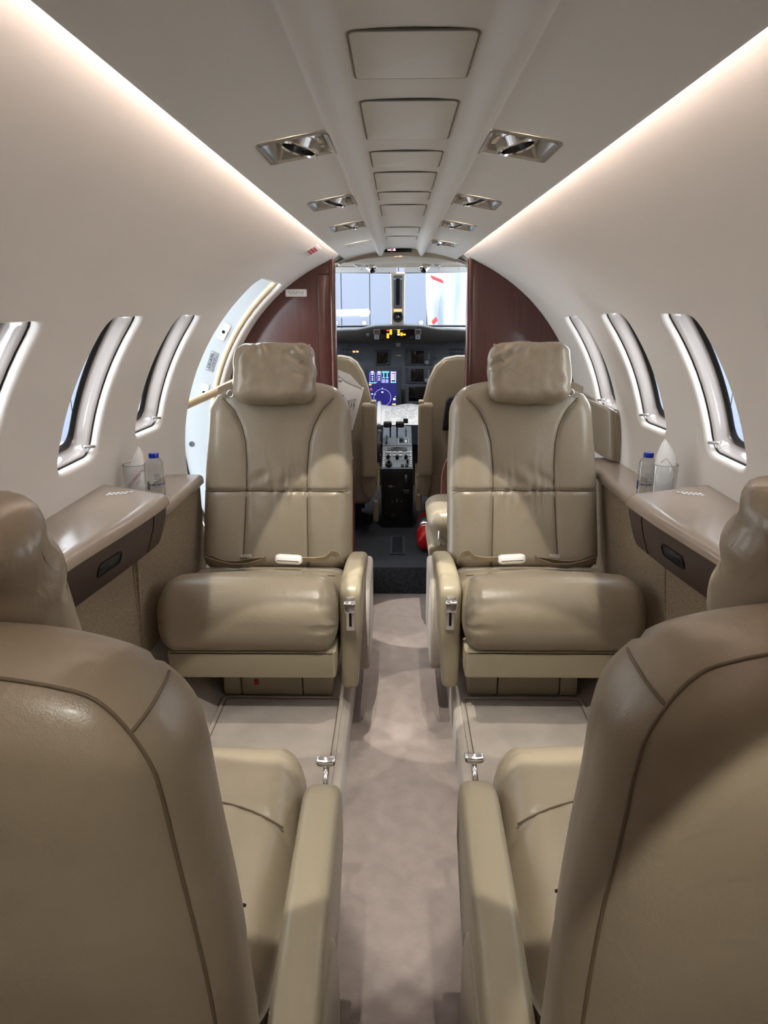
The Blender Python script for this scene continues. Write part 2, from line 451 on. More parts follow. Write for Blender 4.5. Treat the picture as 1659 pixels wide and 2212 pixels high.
mk('belt_symbol', cat(prism(rrect(-.034, -.022, 1.4615, 1.4655, .0012), 3.179, 3.181, pXZ), lathe([(0, 0), (.0036, 0), (.0036, .002), (0, .002)], 12, (-.0275, 3.179, 1.4676), (0, 1, 0))), 'e_white', sg)

# ---- cove light strips tucked above the edges of the ceiling liner
for s in (-1, 1):
    t = thing('cove_light', (s * .233, 1, 1.444), 'warm light strip hidden in the %s cove between ceiling and wall' % ('door-side' if s < 0 else 'wall-side'), 'light', 'cove lights')
    mk('channel', box(s * .205, s * .226, Y0 + .02, 3.05, 1.444, 1.447), 'white_plastic', t, False)
    mk('led_strip', box(s * .212, s * .224, Y0 + .03, 3.04, 1.447, 1.450), 'cove', t, False)

# ---- overhead lamp and air-vent fixtures
def overhead(s, y, idx):
    blank = (s < 0 and idx == 5)
    names = {0: 'behind the rear seats', 1: 'over the rear seat backs', 2: 'between facing seats', 3: 'above front seat cushions', 4: 'above front headrests', 5: 'before cockpit doorway'}
    side = 'entry-door side' if s < 0 else 'doorless side'
    t = thing('overhead_lamp', (s * .144, y, 1.43), ('closed flat overhead slot %s, %s' if blank else 'recessed chrome reading lamp and air vent %s, %s') % (names[idx], side), 'lamp', 'overhead lamps')
    zc = lambda x: ceil_z(x)
    x0, x1, dep = .103, .185, .028
    fr = []
    def zz(x): return zc(x)
    rings = []
    for (ins, dz) in ((-.005, -.0005), (-.005, -.0028), (.0, -.0032), (.004, .0), (.012, dep * .8), (.02, dep)):
        pts = rrect(x0 + ins, x1 - ins, y - .0575 + ins, y + .0575 - ins, .008 if ins < .01 else .012)
        rings.append([(s * px, py, zz(px) + dz) for px, py in pts])
    gb = loft(rings, True, False); n_ = len(rings[0]); gb[1].append(tuple(range((len(rings) - 1) * n_, len(rings) * n_)))
    mk('bezel', gb, 'satin_plate' if not blank else 'ceil', t, sharp=50)
    if blank:
        mk('shutter', prism(rrect(.108, .18, y - .05, y + .05, .006), 0, .002, lambda u, v, d: (s * u, v, zz(u) + d - .001)), 'ceil', t, sharp=40); return
    # eyeball lamp aimed outboard and aft/forward
    for (px, py, r, ax_, nm, rim) in ((.142, y + .022, .027, (s * .25, -.1, -1), 'lamp_barrel', 'chrome'), (.138, y - .028, .02, (s * .5, .25, -1), 'vent_nozzle', 'satin')):
        c = (s * px, py, zz(px) + .016)
        b = mk(nm, lathe([(r * 1.22, -.002), (r * 1.22, .003), (r, .005), (r, .017), (r * .9, .019), (r * .82, .017), (r * .8, .0), (0, .0)], 28, c, ax_, False), rim, t, sharp=40)
        if nm == 'lamp_barrel': mk('lens', lathe([(0, .004), (r * .8, .004), (r * .8, .006), (0, .006)], 24, c, ax_), 'black_gloss', b)
        else: mk('vent_core', lathe([(0, .002), (r * .8, .002), (r * .8, .005), (0, .005)], 20, c, ax_), 'black', b)
    mk('button', lathe([(0, 0), (.009, 0), (.009, .004), (.006, .006), (0, .006)], 16, (s * .118, y - .012, zz(.118) + .012), (0, 0, -1)), 'satin', t, sharp=40)
for i, y in enumerate(LAMP_Y):
    for s in (-1, 1): overhead(s, y, i)

def spot(x, y, tgt, power, ang, blend=.12, col=(1, .96, .84)):
    l = bpy.data.lights.new('reading_beam', 'SPOT'); l.energy = power; l.spot_size = ang * D2R; l.spot_blend = blend
    l.shadow_soft_size = .006; l.color = col
    o = bpy.data.objects.new('reading_beam', l); COL.objects.link(o)
    o.location = (x, y, ceil_z(x) - .012)
    o.rotation_euler = (Vector(tgt) - Vector(o.location)).to_track_quat('-Z', 'Y').to_euler()
    return o
for s in (-1, 1):
    spot(s * .147, 1.05, (s * .30, 1.42, .13), READ_POWER, 40)
    spot(s * .147, 1.58, (s * .28, 1.83, .45), READ_POWER * .8, 30)
    spot(s * .147, 2.04, (s * .20, 2.13, .50), READ_POWER * .8, 33)
    spot(s * .147, .45, (s * .24, 1.02, .5), READ_POWER * .8, 31)
spot(.147, .0, (.44, .36, .55), READ_POWER * .6, 44)
spot(-.147, .0, (-.30, .30, .30), READ_POWER * .5, 70, .9)  # soft wide beam behind the viewer, added to brighten the left seat back
spot(.147, 2.62, (.07, 2.68, .0), READ_POWER * 2.2, 19, .05)
spot(-.147, 1.58, (.10, 2.00, .0), READ_POWER * 1.5, 20, .1)

# ================================================================== WINDOWS
def rr_loop(hy, hs, r, n=8):
    return rrect(-hy, hy, -hs, hs, r, n)
def window(n, side, yc):
    tc = (WIN_T0 + WIN_T1) / 2; hy, hs = .1225 - .012, (WIN_T1 - WIN_T0) / 2 * RM - .012
    root = thing('window_%d' % n, WP(side, yc, WIN_T0, 0), kind='structure')
    def ring(ins, off, r): return [WP(side, yc + u, tc + v / RM, off) for u, v in sub(rr_loop(hy - ins, hs - ins, max(r, .01)))]
    def sub(lp):
        out = []
        for i in range(len(lp)):
            a, b = lp[i], lp[(i + 1) % len(lp)]; d = math.hypot(b[0] - a[0], b[1] - a[1]); k = max(1, int(d / .03))
            out += [(a[0] + (b[0] - a[0]) * q / k, a[1] + (b[1] - a[1]) * q / k) for q in range(k)]
        return out
    def rings(spec):
        L = []
        N = None
        for ins, off, r in spec:
            lp = rr_loop(hy - ins, hs - ins, max(r, .008)); pts = []
            m = len(lp)
            for i in range(m):
                a, b = lp[i], lp[(i + 1) % m]; k = 9 if i % 9 == 8 else 1
                pts += [(a[0] + (b[0] - a[0]) * q / k, a[1] + (b[1] - a[1]) * q / k) for q in range(k)]
            L.append([WP(side, yc + u, tc + v / RM, off) for u, v in pts])
        return L
    mk('shade_track', loft(rings([(-.001, .020, .04), (.002, .020, .038), (.002, .034, .038), (-.001, .034, .04)]), True, False), 'rubber', root)
    mk('bezel', loft(rings([(.003, .024, .038), (.004, .022, .037), (.006, .024, .036), (.008, .030, .036), (.009, .040, .036), (.010, .050, .036), (.012, .058, .038), (.017, .062, .04)]), True, False), 'bezel', root)
    mk('gasket', loft(rings([(.015, .061, .04), (.016, .058, .04), (.021, .058, .04), (.022, .063, .04), (.025, .063, .04), (.026, .067, .04), (.0275, .068, .04), (.014, .070, .04)]), True, False), 'rubber', root)
    # pane: strips across so it follows the curve of the wall
    lp = [(u, v) for u, v in rr_loop(hy - .022, hs - .022, .042)]
    vs = sorted(lin(-(hs - .022), hs - .022, 15)); V, F = [], []
    for v in vs:
        e = .042 - max(0, abs(v) - (hs - .022 - .042)); w = hy - .022 - (.042 - math.sqrt(max(0, .042 ** 2 - (.042 - e) ** 2)) if e < .042 else 0)
        V += [WP(side, yc - w, tc + v / RM, .066), WP(side, yc + w, tc + v / RM, .066)]
    for i in range(len(vs) - 1): F.append((2 * i, 2 * i + 1, 2 * i + 3, 2 * i + 2))
    mk('pane', (V, F), 'pane', root)
    # T-shaped shade handle at the bottom forward corner
    h = lambda u, v, off: WP(side, yc + u, tc + v / RM, off)
    zb = -hs + .028
    hd = mk('shade_handle', tube([h(.068, zb, .020), h(.084, zb, .014), h(.104, zb - .002, .008)], .0042, 8), 'satin', root)
    mk('handle_stem', tube([h(.090, zb, .012), h(.094, zb - .022, .026)], .003, 6), 'satin', hd)
    return root
nwin = 0
for c in LEFT_WIN: nwin += 1; window(nwin, -1, c)
for c in RIGHT_WIN: nwin += 1; window(nwin, 1, c)

# ================================================================== PASSENGER SEATS
def nz(x, y, z): return noise.noise(Vector((x, y, z)))

def seat(label, cx, yb, sf, sa, rec, worn_shift=0.0, red_tag=False, pil_tilt=0.0, pil_dx=0.0, group='club seats'):
    """leather club seat. a: towards the aisle, f: the way the seat faces, z: up. sf/sa give the world signs."""
    root = thing('club_seat', (cx, yb + sf * .2, PZ), label, 'seat', group)
    def w(a, f, z): return (cx + sa * a, yb + sf * f, z)
    HB, HW, TK = .635, .248, .062
    tilt = math.atan2(rec, HB); cz = math.cos(tilt)
    SEAM = [(.0, .108), (.42, .100), (.53, .100), (.67, .108), (.76, .123), (.85, .150), (.94, .196), (.97, .215)]
    sd = sa * 3.1 + sf * 1.7
    def back(a, n, h):
        t = max(0, min(1, h / HB)); u = a / HW
        k = 1 - .03 * sst(.45, .85, t) - .03 * sst(.8, 1.0, t) ** 2
        drop = .050 * abs(u) ** 3.5 * sst(.55, 1.0, t)
        front = sst(-.3, .9, n / TK)
        rear = sst(-.3, .9, -n / TK)
        g = 0.0
        s = interp(SEAM, t); d = abs(abs(a) - s)
        g -= .0085 * math.exp(-(d / .006) ** 2)
        g -= .0085 * math.exp(-((t - .42) * HB / .006) ** 2)
        inside = abs(a) < s
        if inside:
            g += .010 * (1 - (a / s) ** 2)
            e = math.exp(-abs(t - .42) / .07) * (1 - (a / s) ** 4)
            g += .0085 * e * math.sin(a * 170 + 3 * nz(a * 20, t * 6, sd) * 2 + sd) * (.6 + .6 * nz(a * 30, sd, t * 9))
            if t > .42: g += .0035 * math.exp(-((t - .48) / .05) ** 2) * math.sin(a * 60 - t * 50 + sd)
        else:
            g += .016 * math.sin(min(1, (abs(a) - s) / max(.02, HW - s)) * math.pi) ** .8
        if g > 0: g *= 1 - sst(.86, .97, t)
        g += .002 * nz(a * 9, t * 7, sd)
        gr = .010 * sst(1, .55, abs(u)) * sst(1, .8, t)
        if t < .32: gr += .004 * sst(.32, .1, t) * math.sin((h * 1.0 + abs(a) * .55) * 130 + 2 * nz(a * 8, h * 8, sd))
        gr += .003 * nz(a * 8, t * 6, sd + 5)
        nn = n + g * front - gr * rear
        # the aisle-side shell bows out slightly half way up
        aa = a * k
        hh = h - drop
        f = -TK + nn * cz - rec * (hh / HB); z = .40 + hh * cz - nn * math.sin(tilt) * -1 * .35
        return w(aa, f, z)
    g = rbox((0, 0, 0), (HW, TK, HB / 2), (.055, .055, .055), (72, 3, 84), cs=5)
    bk = mk('backrest', tf(g, lambda a, n, z: back(a, n, z + HB / 2)), 'leather', root)
    def on(a, t, off=-.0055): return back(a, TK + off * 2.6, t * HB)
    for s in (-1, 1):
        mk('seam', tube([on(s * interp(SEAM, t), t, .001) for t in lin(.425, .94, 22)], .0017, 5), 'seam', bk)
        mk('seam', tube([on(s * interp(SEAM, t), t, .001) for t in lin(.05, .415, 10)], .0017, 5), 'seam', bk)
    mk('seam', tube([on(a, .42, .001) for a in lin(-.236, .236, 26)], .0018, 5), 'seam', bk)
    # rear panel seam and the short shoulder seams
    def rs(a, n, h, o=.0006):   # point of the rounded block's skin nearest the given block-surface point
        c = (a, n, h - HB / 2); H = (HW, TK, HB / 2)
        q = [min(max(c[i], -H[i] + .055), H[i] - .055) for i in range(3)]
        d = [c[i] - q[i] for i in range(3)]; L = math.sqrt(sum(x * x for x in d)) or 1
        p = [q[i] + d[i] / L * (.055 + o) for i in range(3)]
        return back(p[0], p[1], p[2] + HB / 2)
    IN, CR, NB = .006, .06, .020
    half = [(HW - IN, -TK, h) for h in lin(.03, HB - CR, 16)]
    half += [(HW - IN - CR + CR * math.cos(t), -TK + NB * sst(0, 1, t / (math.pi / 2)), HB - CR + CR * math.sin(t)) for t in lin(0, math.pi / 2, 13)][1:]
    half += [(a, -TK + NB, HB) for a in lin(HW - IN - CR - .02, 0, 8)]
    full = half + [(-a, n, h) for a, n, h in reversed(half[:-1])]
    mk('piping', tube([rs(a, n, h) for a, n, h in full], .0016, 6), 'piping', bk)
    for s in (-1, 1):
        mk('seam', tube([rs(s * (HW - .012 - .012 * q), .035 + (-TK + .010 - .035) * q, HB - .003 - .0146 * q) for q in lin(0, 1, 9)], .0014, 5), 'piping', bk)
    # lower back shell under the backrest
    mk('back_shell', rbox(w(.022, -.075, .32), (.205, .05, .10), .03, (6, 3, 4)), 'leather_shell', root)
    # headrest pillow, creased leather slip
    def pil(a, n, z):
        q = nz(a * 16 + sd, n * 12, z * 18)
        n2 = n * (1 + .06 * q) + .0025 * nz(a * 40, z * 34, sd)
        c = math.exp(-((a - .105) ** 2 + (z - .045) ** 2) / .003)
        n2 += .007 * c * math.sin((a * .6 + z) * 130) * (1 if n > 0 else .3)
        c2 = math.exp(-((z - .075) / .03) ** 2)
        n2 += .003 * c2 * math.sin(a * 120 + 4 * q) * sst(0, .03, n)
        z2 = z * (1 - .06 * (a / .135) ** 2 * (1 if z < 0 else .35)) + .004 * q
        a2 = a * (1 - .07 * (z / .1) ** 2) + .004 * nz(z * 30, sd, n * 10)
        return (a2, n2, z2)
    g = rbox((0, 0, 0), (.137, .05, .102), (.045, .048, .035), (44, 4, 34), pil)
    ct, st = math.cos(tilt + pil_tilt), math.sin(tilt + pil_tilt)
    fp = -rec * .98 + .026; PZC = 1.028 if sf < 0 else (1.008 if sa > 0 else 1.016)
    pw = mk('headrest_pillow', tf(g, lambda a, n, z: w(a + pil_dx, fp + n * ct - z * st, PZC + z * ct + n * st)), 'leather_worn', root)
    if sf < 0: mk('flap_fold', tube([w(pil_dx + a, fp + n * ct - z * st, PZC + z * ct + n * st) for a, n, z in ((.118, .030, .088), (.108, .042, .068), (.098, .047, .035), (.075, .049, .005), (.05, .048, -.015))], lambda q: .0035 * (1 - .8 * q), 6), 'leather_worn', pw)
    # pillow strap with a metal clip on the outboard shoulder
    sp = mk('pillow_strap', loft([[w(a, -rec + f, z + dz) for f, dz in ((.035, .012), (.035, -.012), (.028, -.012), (.028, .012))] for a, f, z in ((-.11, .0, .995), (-.145, .002, .992), (-.170, -.004, .984), (-.195, -.02, .972))]), 'belt', root, sharp=40)
    mk('strap_clip', tube([w(-.152 + .010 * math.cos(t), -rec + .046, .966 + .012 * math.sin(t)) for t in lin(0, 2 * math.pi, 13)[:-1]], .0025, 6, True), 'chrome', sp)
    # seat cushion
    CH = (.244, .232, .100)
    def sf_(a): return .075 - .05 * abs(a / CH[0]) ** 3
    def dip(f): return .100 * (1 - sst(-.20, .17, f))
    def cush(a, f, z):
        top = sst(-.2, .9, z / CH[2]); fr = sst(.3, 1, f / CH[1]); u = a / CH[0]
        z2 = z + top * (.012 * (1 - u * u) - dip(f))
        gro = -.006 * math.exp(-((f - sf_(a)) / .006) ** 2)
        if f < sf_(a): gro -= .004 * math.exp(-((abs(a) - .115 - .05 * sst(-.1, .07, f)) / .006) ** 2)
        z2 += top * gro
        ais = sst(.62, 1.0, u)
        wr = .0032 * ais * math.sin(math.atan2(z + .02, f - .12) * 26 + 3 * nz(a * 20, f * 14, z * 20))
        f2 = f + fr * (.014 * (1 - (z / CH[2]) ** 2)) + wr * fr + .003 * nz(a * 8 + sd, z * 8, f * 8)
        z2 += wr * top * sst(0, .2, f)
        return (a, f2, z2)
    g = rbox((0, 0, 0), CH, (.05, .085, .085), (52, 44, 10), cush, cs=6)
    g = tf(g, lambda a, f, z: w(a - .006, .225 + f, .433 + z))
    cu = mk('seat_cushion', g, 'leather', root)
    def ctop(a, f):
        p = cush(a, f, CH[2]); return w(p[0] - .006, .225 + p[1], .433 + p[2] + .0022)
    mk('seam', tube([ctop(a, sf_(a)) for a in lin(-.225, .225, 28)], .0016, 5), 'seam', cu)
    for s in ((-1, 1) if sf < 0 else ()): mk('seam', tube([ctop(s * (.115 + .05 * sst(-.1, .07, f)), f) for f in lin(-.12, .05, 9)], .0013, 5), 'seam', cu)
    # base under the cushion
    base = fillet([(-.195, .268), (.232, .268), (.232, .350), (-.225, .350), (-.225, .300)], [.03, .01, .005, .005, .03])
    mk('seat_base', prism(base, .02, .432, lambda u, v, d: w(u, d, v), .008, 2), 'leather_shell', root, sharp=40)
    pb = PZ + (.001 if sf < 0 else .0068)
    for (a0, a1) in ((-.116, -.064), (-.062, .118), (.120, .205)):
        mk('pedestal_cover', prism(fillet([(.06, pb), (.285, pb), (.293, .15), (.285, .268), (.06, .268)], .02), a0, a1, lambda u, v, d: w(d, u, v), .006, 2), 'leather_shell', root, sharp=40)
    lb = mk('life_vest_tab', box(*sorted((w(-.028, 0, 0)[0], w(-.008, 0, 0)[0])), *sorted((w(0, .280, 0)[1], w(0, .298, 0)[1])), .205, .245), 'leather_shell', root, False)
    if red_tag: mk('red_tag', rbox(w(-.018, .294, .178), (.006, .003, .008), .003), 'red', root)
    # aisle armrest: curved top, tall front end
    def ap(f, z): return (f, z)
    prof = fillet([(-.10, .450), (.10, .502), (.32, .522), (.372, .500), (.370, .33), (.350, .188), (.312, .184), (.25, .31), (.0, .34), (-.10, .40)], [.03, .1, .06, .035, .1, .02, .02, .05, .05, .02], 5)
    def am(u, v, d):
        return w(d - (.012 * (.40 - v) / .2 if v < .40 and d > .27 else 0), u, v)
    ar = mk('armrest', prism(prof, .240, .300, am, .017, 4), 'leather_shell', root, sharp=35)
    sp_ = fillet([(-.19, .16), (.20, .16), (.22, .30), (.16, .435), (-.16, .42)], [.02, .03, .1, .1, .04])
    mk('side_panel', prism(sp_, .246, .314 if sf < 0 else .303, lambda u, v, d: w(d, u, v), .012, 3), 'suede' if sf < 0 else 'leather_shell', root, sharp=40)
    # slider plate with lever on the front end
    zl = .462 if sf < 0 else .490
    def fp_(a, z, o=0): return w(.270 + a, .3715 - (.50 - z) * .012 + o, z)
    pl = mk('slider_plate', prism(rrect(-.012, .012, .384, .484, .003), -.001, .003, lambda u, v, d: fp_(u, v, d), .001, 2), 'satin', ar, sharp=40)
    mk('slot', prism(rrect(-.0035, .0035, .396, .474, .0034), .0028, .0038, lambda u, v, d: fp_(u, v, d)), 'black', pl)
    if sf < 0:
        lv = mk('lever_stem', tube([fp_(0, zl - .004, 0), fp_(0, zl, .012), fp_(0, zl + .004, .022)], .0045, 10), 'chrome', ar)
        mk('lever_knob', rbox((0, 0, 0), (.0165, .008, .0155), (.006, .006, .006), (4, 2, 3), lambda a, n, z: fp_(a, zl + .004 + z - .25 * (n + .006) + 8 * a * a, .024 + n + 12 * a * a)), 'chrome', lv)
    else:
        lv = mk('lever_stem', tube([fp_(0, zl - .02, 0), fp_(0, zl, .014), fp_(0, zl + .020, .026)], .0042, 10), 'chrome', ar)
        mk('lever_knob', rbox((0, 0, 0), (.0165, .009, .0065), (.005, .005, .005), (4, 2, 3), lambda a, n, z: fp_(a, zl + .026 + z + 10 * a * a, .029 + n)), 'chrome', lv)
    # lap belt lying on the cushion against the backrest
    BZ = .074
    def ribbon(pts, wd, m, nm, par):
        rg = []; pts = [(a, f, z - BZ, tw) for a, f, z, tw in pts]
        for a, f, z, tw in pts:
            c, s_ = math.cos(tw), math.sin(tw)
            rg.append([w(a, f + dz * s_ * 1 + e * c, z + dz * c - e * s_) for dz, e in ((wd, .0012), (-wd, .0012), (-wd, -.0012), (wd, -.0012))])
        return mk(nm, loft(rg), m, par, sharp=40)
    bl = ribbon([(-.215, .035, .533, .2), (-.20, .05, .552, .3), (-.185, .058, .555, .3), (-.15, .055, .538, .4), (-.11, .052, .535, .5), (-.06, .055, .545, .5), (-.02, .058, .552, .6)], .012, 'belt', 'lap_belt', root)
    ribbon([(-.21, .05, .548, .3), (-.17, .066, .543, .5), (-.12, .068, .532, .6), (-.07, .066, .534, .6), (-.03, .065, .546, .5), (-.015, .06, .556, .3)], .011, 'belt', 'belt_fold', bl)
    mk('belt_tongue', prism(rrect(-.019, .019, -.010, .010, .004), 0, .006, lambda u, v, d: w(-.075 + u, .068 + d + v * .5, .565 - BZ + v * .9 + u * .12), .0015, 2), 'chrome', bl, sharp=40)
    bu = mk('belt_buckle', rbox((0, 0, 0), (.042, .022, .014), (.014, .012, .010), (5, 3, 2), lambda a, n, z: w(.058 + a, .062 + n - z * .4, .553 - BZ + z + n * .3 - a * .06)), 'white_plastic', root)
    mk('buckle_split', tube([w(.058 + a, .0865, .556 - BZ - a * .06) for a in lin(-.034, .034, 6)], .0012, 5), 'seam', bu)
    ribbon([(.10, .055, .55, .5), (.14, .05, .548, .6), (.17, .045, .55, .5), (.19, .04, .566, .2), (.21, .035, .558, .0), (.225, .02, .53, .0)], .010, 'belt_light', 'buckle_strap', bu)
    return root

seat('tan leather aft-facing club seat next to the entry door', -.412, 2.165, -1, 1, .235, red_tag=True, pil_dx=-.006)
seat('tan leather aft-facing club seat beside the side-facing bench', .402, 2.172, -1, -1, .235, pil_dx=-.016)
seat('tan leather forward-facing club seat facing the door-side seat, back to the viewer', -.402, .622, 1, 1, .105, pil_tilt=.1, pil_dx=-.026)
seat('tan leather forward-facing club seat facing the bench-side seat, back to the viewer', .386, .634, 1, -1, .080, pil_tilt=.1, pil_dx=-.018)

# ================================================================== SIDE LEDGES
def ledge(s, xi, pull_y, yend_f):
    side = 'entry-door' if s < 0 else 'opposite'
    root = thing('side_ledge', (s * .70, 1.3, .60), 'taupe side ledge with brown drawer on the %s wall' % side, 'ledge', 'side ledges')
    ya, yb = .80, 1.785
    ys = lin(ya, yb - .05, 16) + [yb - .05 + .05 * math.sin(q) for q in lin(.25, math.pi / 2, 6)]
    rings = []
    for y in ys:
        e = max(0, (y - (yb - .05)) / .05); x = xi - .058 * sst(1.1, 1.78, y)
        dz = .035 * (1 - math.sqrt(max(0, 1 - e * e)))
        top = .785 - dz * .6
        xi_ = x + .05 * (1 - math.sqrt(max(0, 1 - e * e))) * .5
        sec = [(.797, top + .006), (.75, top + .005), (.70, top + .003), (xi_ + .045, top)]
        sec += [(xi_ + .030 - .030 * math.sin(q), top - .024 + .024 * math.cos(q)) for q in lin(0, math.pi / 2, 7)]
        sec += [(xi_, top - .027), (xi_ + .003, top - .030), (xi_ + .012, top - .031), (.797, top - .031)]
        rings.append([(s * X, y + .075 * sst(1.3, 1.76, y) * max(0, X - xi_) / (.797 - xi_), z) for X, z in sec])
    mk('ledge_top', loft(rings), 'ledge', root, sharp=50)
    # forward, lower run of the ledge
    xf = .668
    sec = lambda x, y: [(RAD(y) + .001, .703), (.74, .703), (x + .02, .703)] + [(x + .016 - .016 * math.sin(q), .687 + .016 * math.cos(q)) for q in lin(0, math.pi / 2, 5)] + [(x, .675), (x + .006, .669), (RAD(y) - .001, .669)]
    mk('forward_ledge', loft([[(s * X, y, z) for X, z in sec(xf - .006 * math.sin((y - 1.7) * 2), y)] for y in lin(1.70, yend_f - .02, 9)] + [[(s * min(X + .012, RAD(yend_f)), yend_f, z - .004) for X, z in sec(xf, yend_f)]]), 'ledge', root, sharp=50)
    # brown drawer front and its fixed end piece
    def face(y, v):   # v 0 top .. 1 bottom
        x = xi - .058 * sst(1.1, 1.78, y); return x + .008 + .026 * v ** 1.5, .753 - .098 * v
    def slab(y0, y1, nm, par, endround=False):
        rg = []
        n = 12
        for y in lin(y0, y1, n):
            r = []
            e = max(0, (y - (y1 - .05)) / .05) if endround else 0
            vmax = 1 - .45 * (1 - math.sqrt(max(0, 1 - e * e))); xo = .03 * (1 - math.sqrt(max(0, 1 - e * e)))
            for v in lin(0, vmax, 7): X, z = face(y, v); r.append((s * (X + xo), y, z))
            for v in lin(vmax, 0, 3): X, z = face(y, v); r.append((s * (X + xo + .02), y, z))
            rg.append(r)
        return mk(nm, loft(rg), 'brown', par, sharp=50)
    dr = slab(.80, 1.658, 'drawer_front', root)
    slab(1.665, yb, 'end_piece', root, True)
    # recessed finger pull
    pts = rrect(pull_y - .048, pull_y + .048, .690, .720, .011)
    def pm(u, v, d):
        X, z = face(u, (.753 - v) / .098); return (s * (X - .0012 + d), u, v)
    mk('finger_pull', prism(pts, 0, .001, pm), 'black', dr)
    mk('pull_rim', tube([pm(u, v, -.0005) for u, v in pts], .0014, 5, True), 'black', dr)
    # carpeted panels under the ledge
    def panel(y0, y1, x0, z0, z1):
        rg = []
        for y in lin(y0, y1, 9):
            xb = SKIN(y, z0) - .009; rg.append([(s * x0, y, z1), (s * (x0 + xb) / 2, y, (z0 + z1) / 2), (s * xb, y, z0), (s * (xb + .008), y, z0), (s * (x0 + .02), y, z1)])
        return mk('carpet_panel', loft(rg), 'tweed', root, sharp=30)
    panel(.80, 1.700, xi + .036, .335, .665)
    panel(1.705, yend_f - .02, xf + .008, .335, .672)
    mk('edge_trim', tube([(s * (xi + .034), 1.702, .66), (s * (SKIN(1.702, .345) - .012), 1.702, .345)], .004, 6), 'tweed', root)
    # small white woven mark printed on the ledge
    for k in range(2):
        mk('printed_mark', cat(*[box(*sorted((s * (.748 - q * .010), s * (.7405 - q * .010))), 1.735 - k * .014 + q * .003, 1.742 - k * .014 + q * .003, .7896, .7901) for q in range(6 - k)]), 'paper', root, False)
    return root
ledge(-1, .655, 1.45, 2.33)
ledge(1, .622, 1.51, 2.60)

# ================================================================== ENTRY DOORWAY
def door_rings(spec, seg=8):
    yc, tc, hy, hs = 2.715, TH(2.6), .215 - .012, 50.5 * D2R * RM - .012
    L = []
    for ins, off, r in spec:
        lp = rrect(-(hy - ins), hy - ins, -(hs - ins), hs - ins, r, seg); pts = []; m = len(lp)
        for i in range(m):
            a, b = lp[i], lp[(i + 1) % m]; k = (24 if abs(a[1] - b[1]) > .2 else 6) if i % (seg + 1) == seg else 1
            pts += [(a[0] + (b[0] - a[0]) * q / k, a[1] + (b[1] - a[1]) * q / k) for q in range(k)]
        L.append([WP(-1, yc + u, tc + v / RM, off) for u, v in pts])
    return L
dr = thing('door_1', WP(-1, 2.715, TH(-45), .05), kind='structure')
mk('jamb', loft(door_rings([(.0, .016, .05), (.0, .10, .05), (.004, .165, .05), (-.03, .172, .06), (-.03, .16, .06)]), True, False), 'jamb', dr, sharp=40)
mk('trim_seal', tube(door_rings([(.003, .028, .05)])[0], .011, 8, True), 'tanpipe', dr)
mk('weather_seal', tube(door_rings([(.004, .160, .05)])[0], .011, 8, True), 'rubber', dr)
YJ = 2.9175
def jm(rc, th0):      # jamb-local: u runs up along the curve, v outward
    return lambda u, v, d: (-(rc + v) * math.cos(th0 + u / rc), YJ - d, ZC + (rc + v) * math.sin(th0 + u / rc))
for th0 in (TH(31), TH(13)):
    q = jm(.822, th0)
    sp = mk('striker_plate', prism(rrect(-.034, .034, -.014, .014, .006), 0, .005, q, .0015, 2), 'white_paint', dr, sharp=40)
    mk('striker_boss', lathe([(.007, 0), (.0135, 0), (.0135, .006), (.0125, .008), (.007, .008)], 20, q(0, 0, .004), (0, -1, 0), False), 'white_paint', sp, sharp=40)
    mk('bolt_hole', lathe([(0, .0055), (.0085, .0055), (.0085, .0065), (0, .0065)], 18, q(0, 0, 0), (0, -1, 0)), 'black', sp)
    for u in (-.025, .025):
        for v in (-.007, .007): mk('screw', lathe([(0, 0), (.0032, 0), (.0028, .0012), (.001, .0013), (0, .0005)], 10, q(u, v, .005), (0, -1, 0)), 'satin', sp)
q = jm(.822, TH(22))
pc = mk('registration_plate', prism(rrect(-.040, .040, -.016, .016, .001), 0, .0015, q), 'plate_grey', dr, sharp=40)
mk('registration_text', text_geo('LX-AIN', .0165, lambda u, v: q(u, v + .005, .0022), space=1.15, bold=.0002), 'ink', pc)
for k, (u0, u1) in enumerate(((-.018, .012), (-.034, .02))): mk('small_print', cat(*[prism([(a, -.006 - k * .005), (a + .006, -.006 - k * .005), (a + .006, -.0075 - k * .005), (a, -.0075 - k * .005)], .0015, .0022, q) for a in lin(u0, u1, 5)]), 'ink', pc)
for u in (-.034, .034): mk('rivet', lathe([(0, 0), (.003, 0), (.002, .0012), (0, .0015)], 10, q(u, .010, .0015), (0, -1, 0)), 'white_paint', pc)
q = jm(.872, TH(-2))
mk('grommet', lathe([(0, 0), (.012, 0), (.011, .003), (.004, .003), (.0035, .001), (0, .001)], 18, q(0, 0, 0), (0, -1, 0)), 'grey_dark', dr, sharp=40)
mk('latch_bolt', lathe([(0, 0), (.016, 0), (.016, .006), (.009, .010), (0, .010)], 18, (-.86, 2.512, .70), (0.2, 1, 0)), 'satin', dr, sharp=40)
gs = mk('grab_strap', tube([(-.80, 2.52, .890), (-.765, 2.56, .905), (-.70, 2.62, .932), (-.63, 2.70, .965), (-.56, 2.80, 1.0), (-.52, 2.92, 1.02), (-.51, 3.016, 1.025)], .0155, 10), 'tanpipe')
tag(gs, 'tan padded grab strap stretched across the open entry doorway', 'strap')

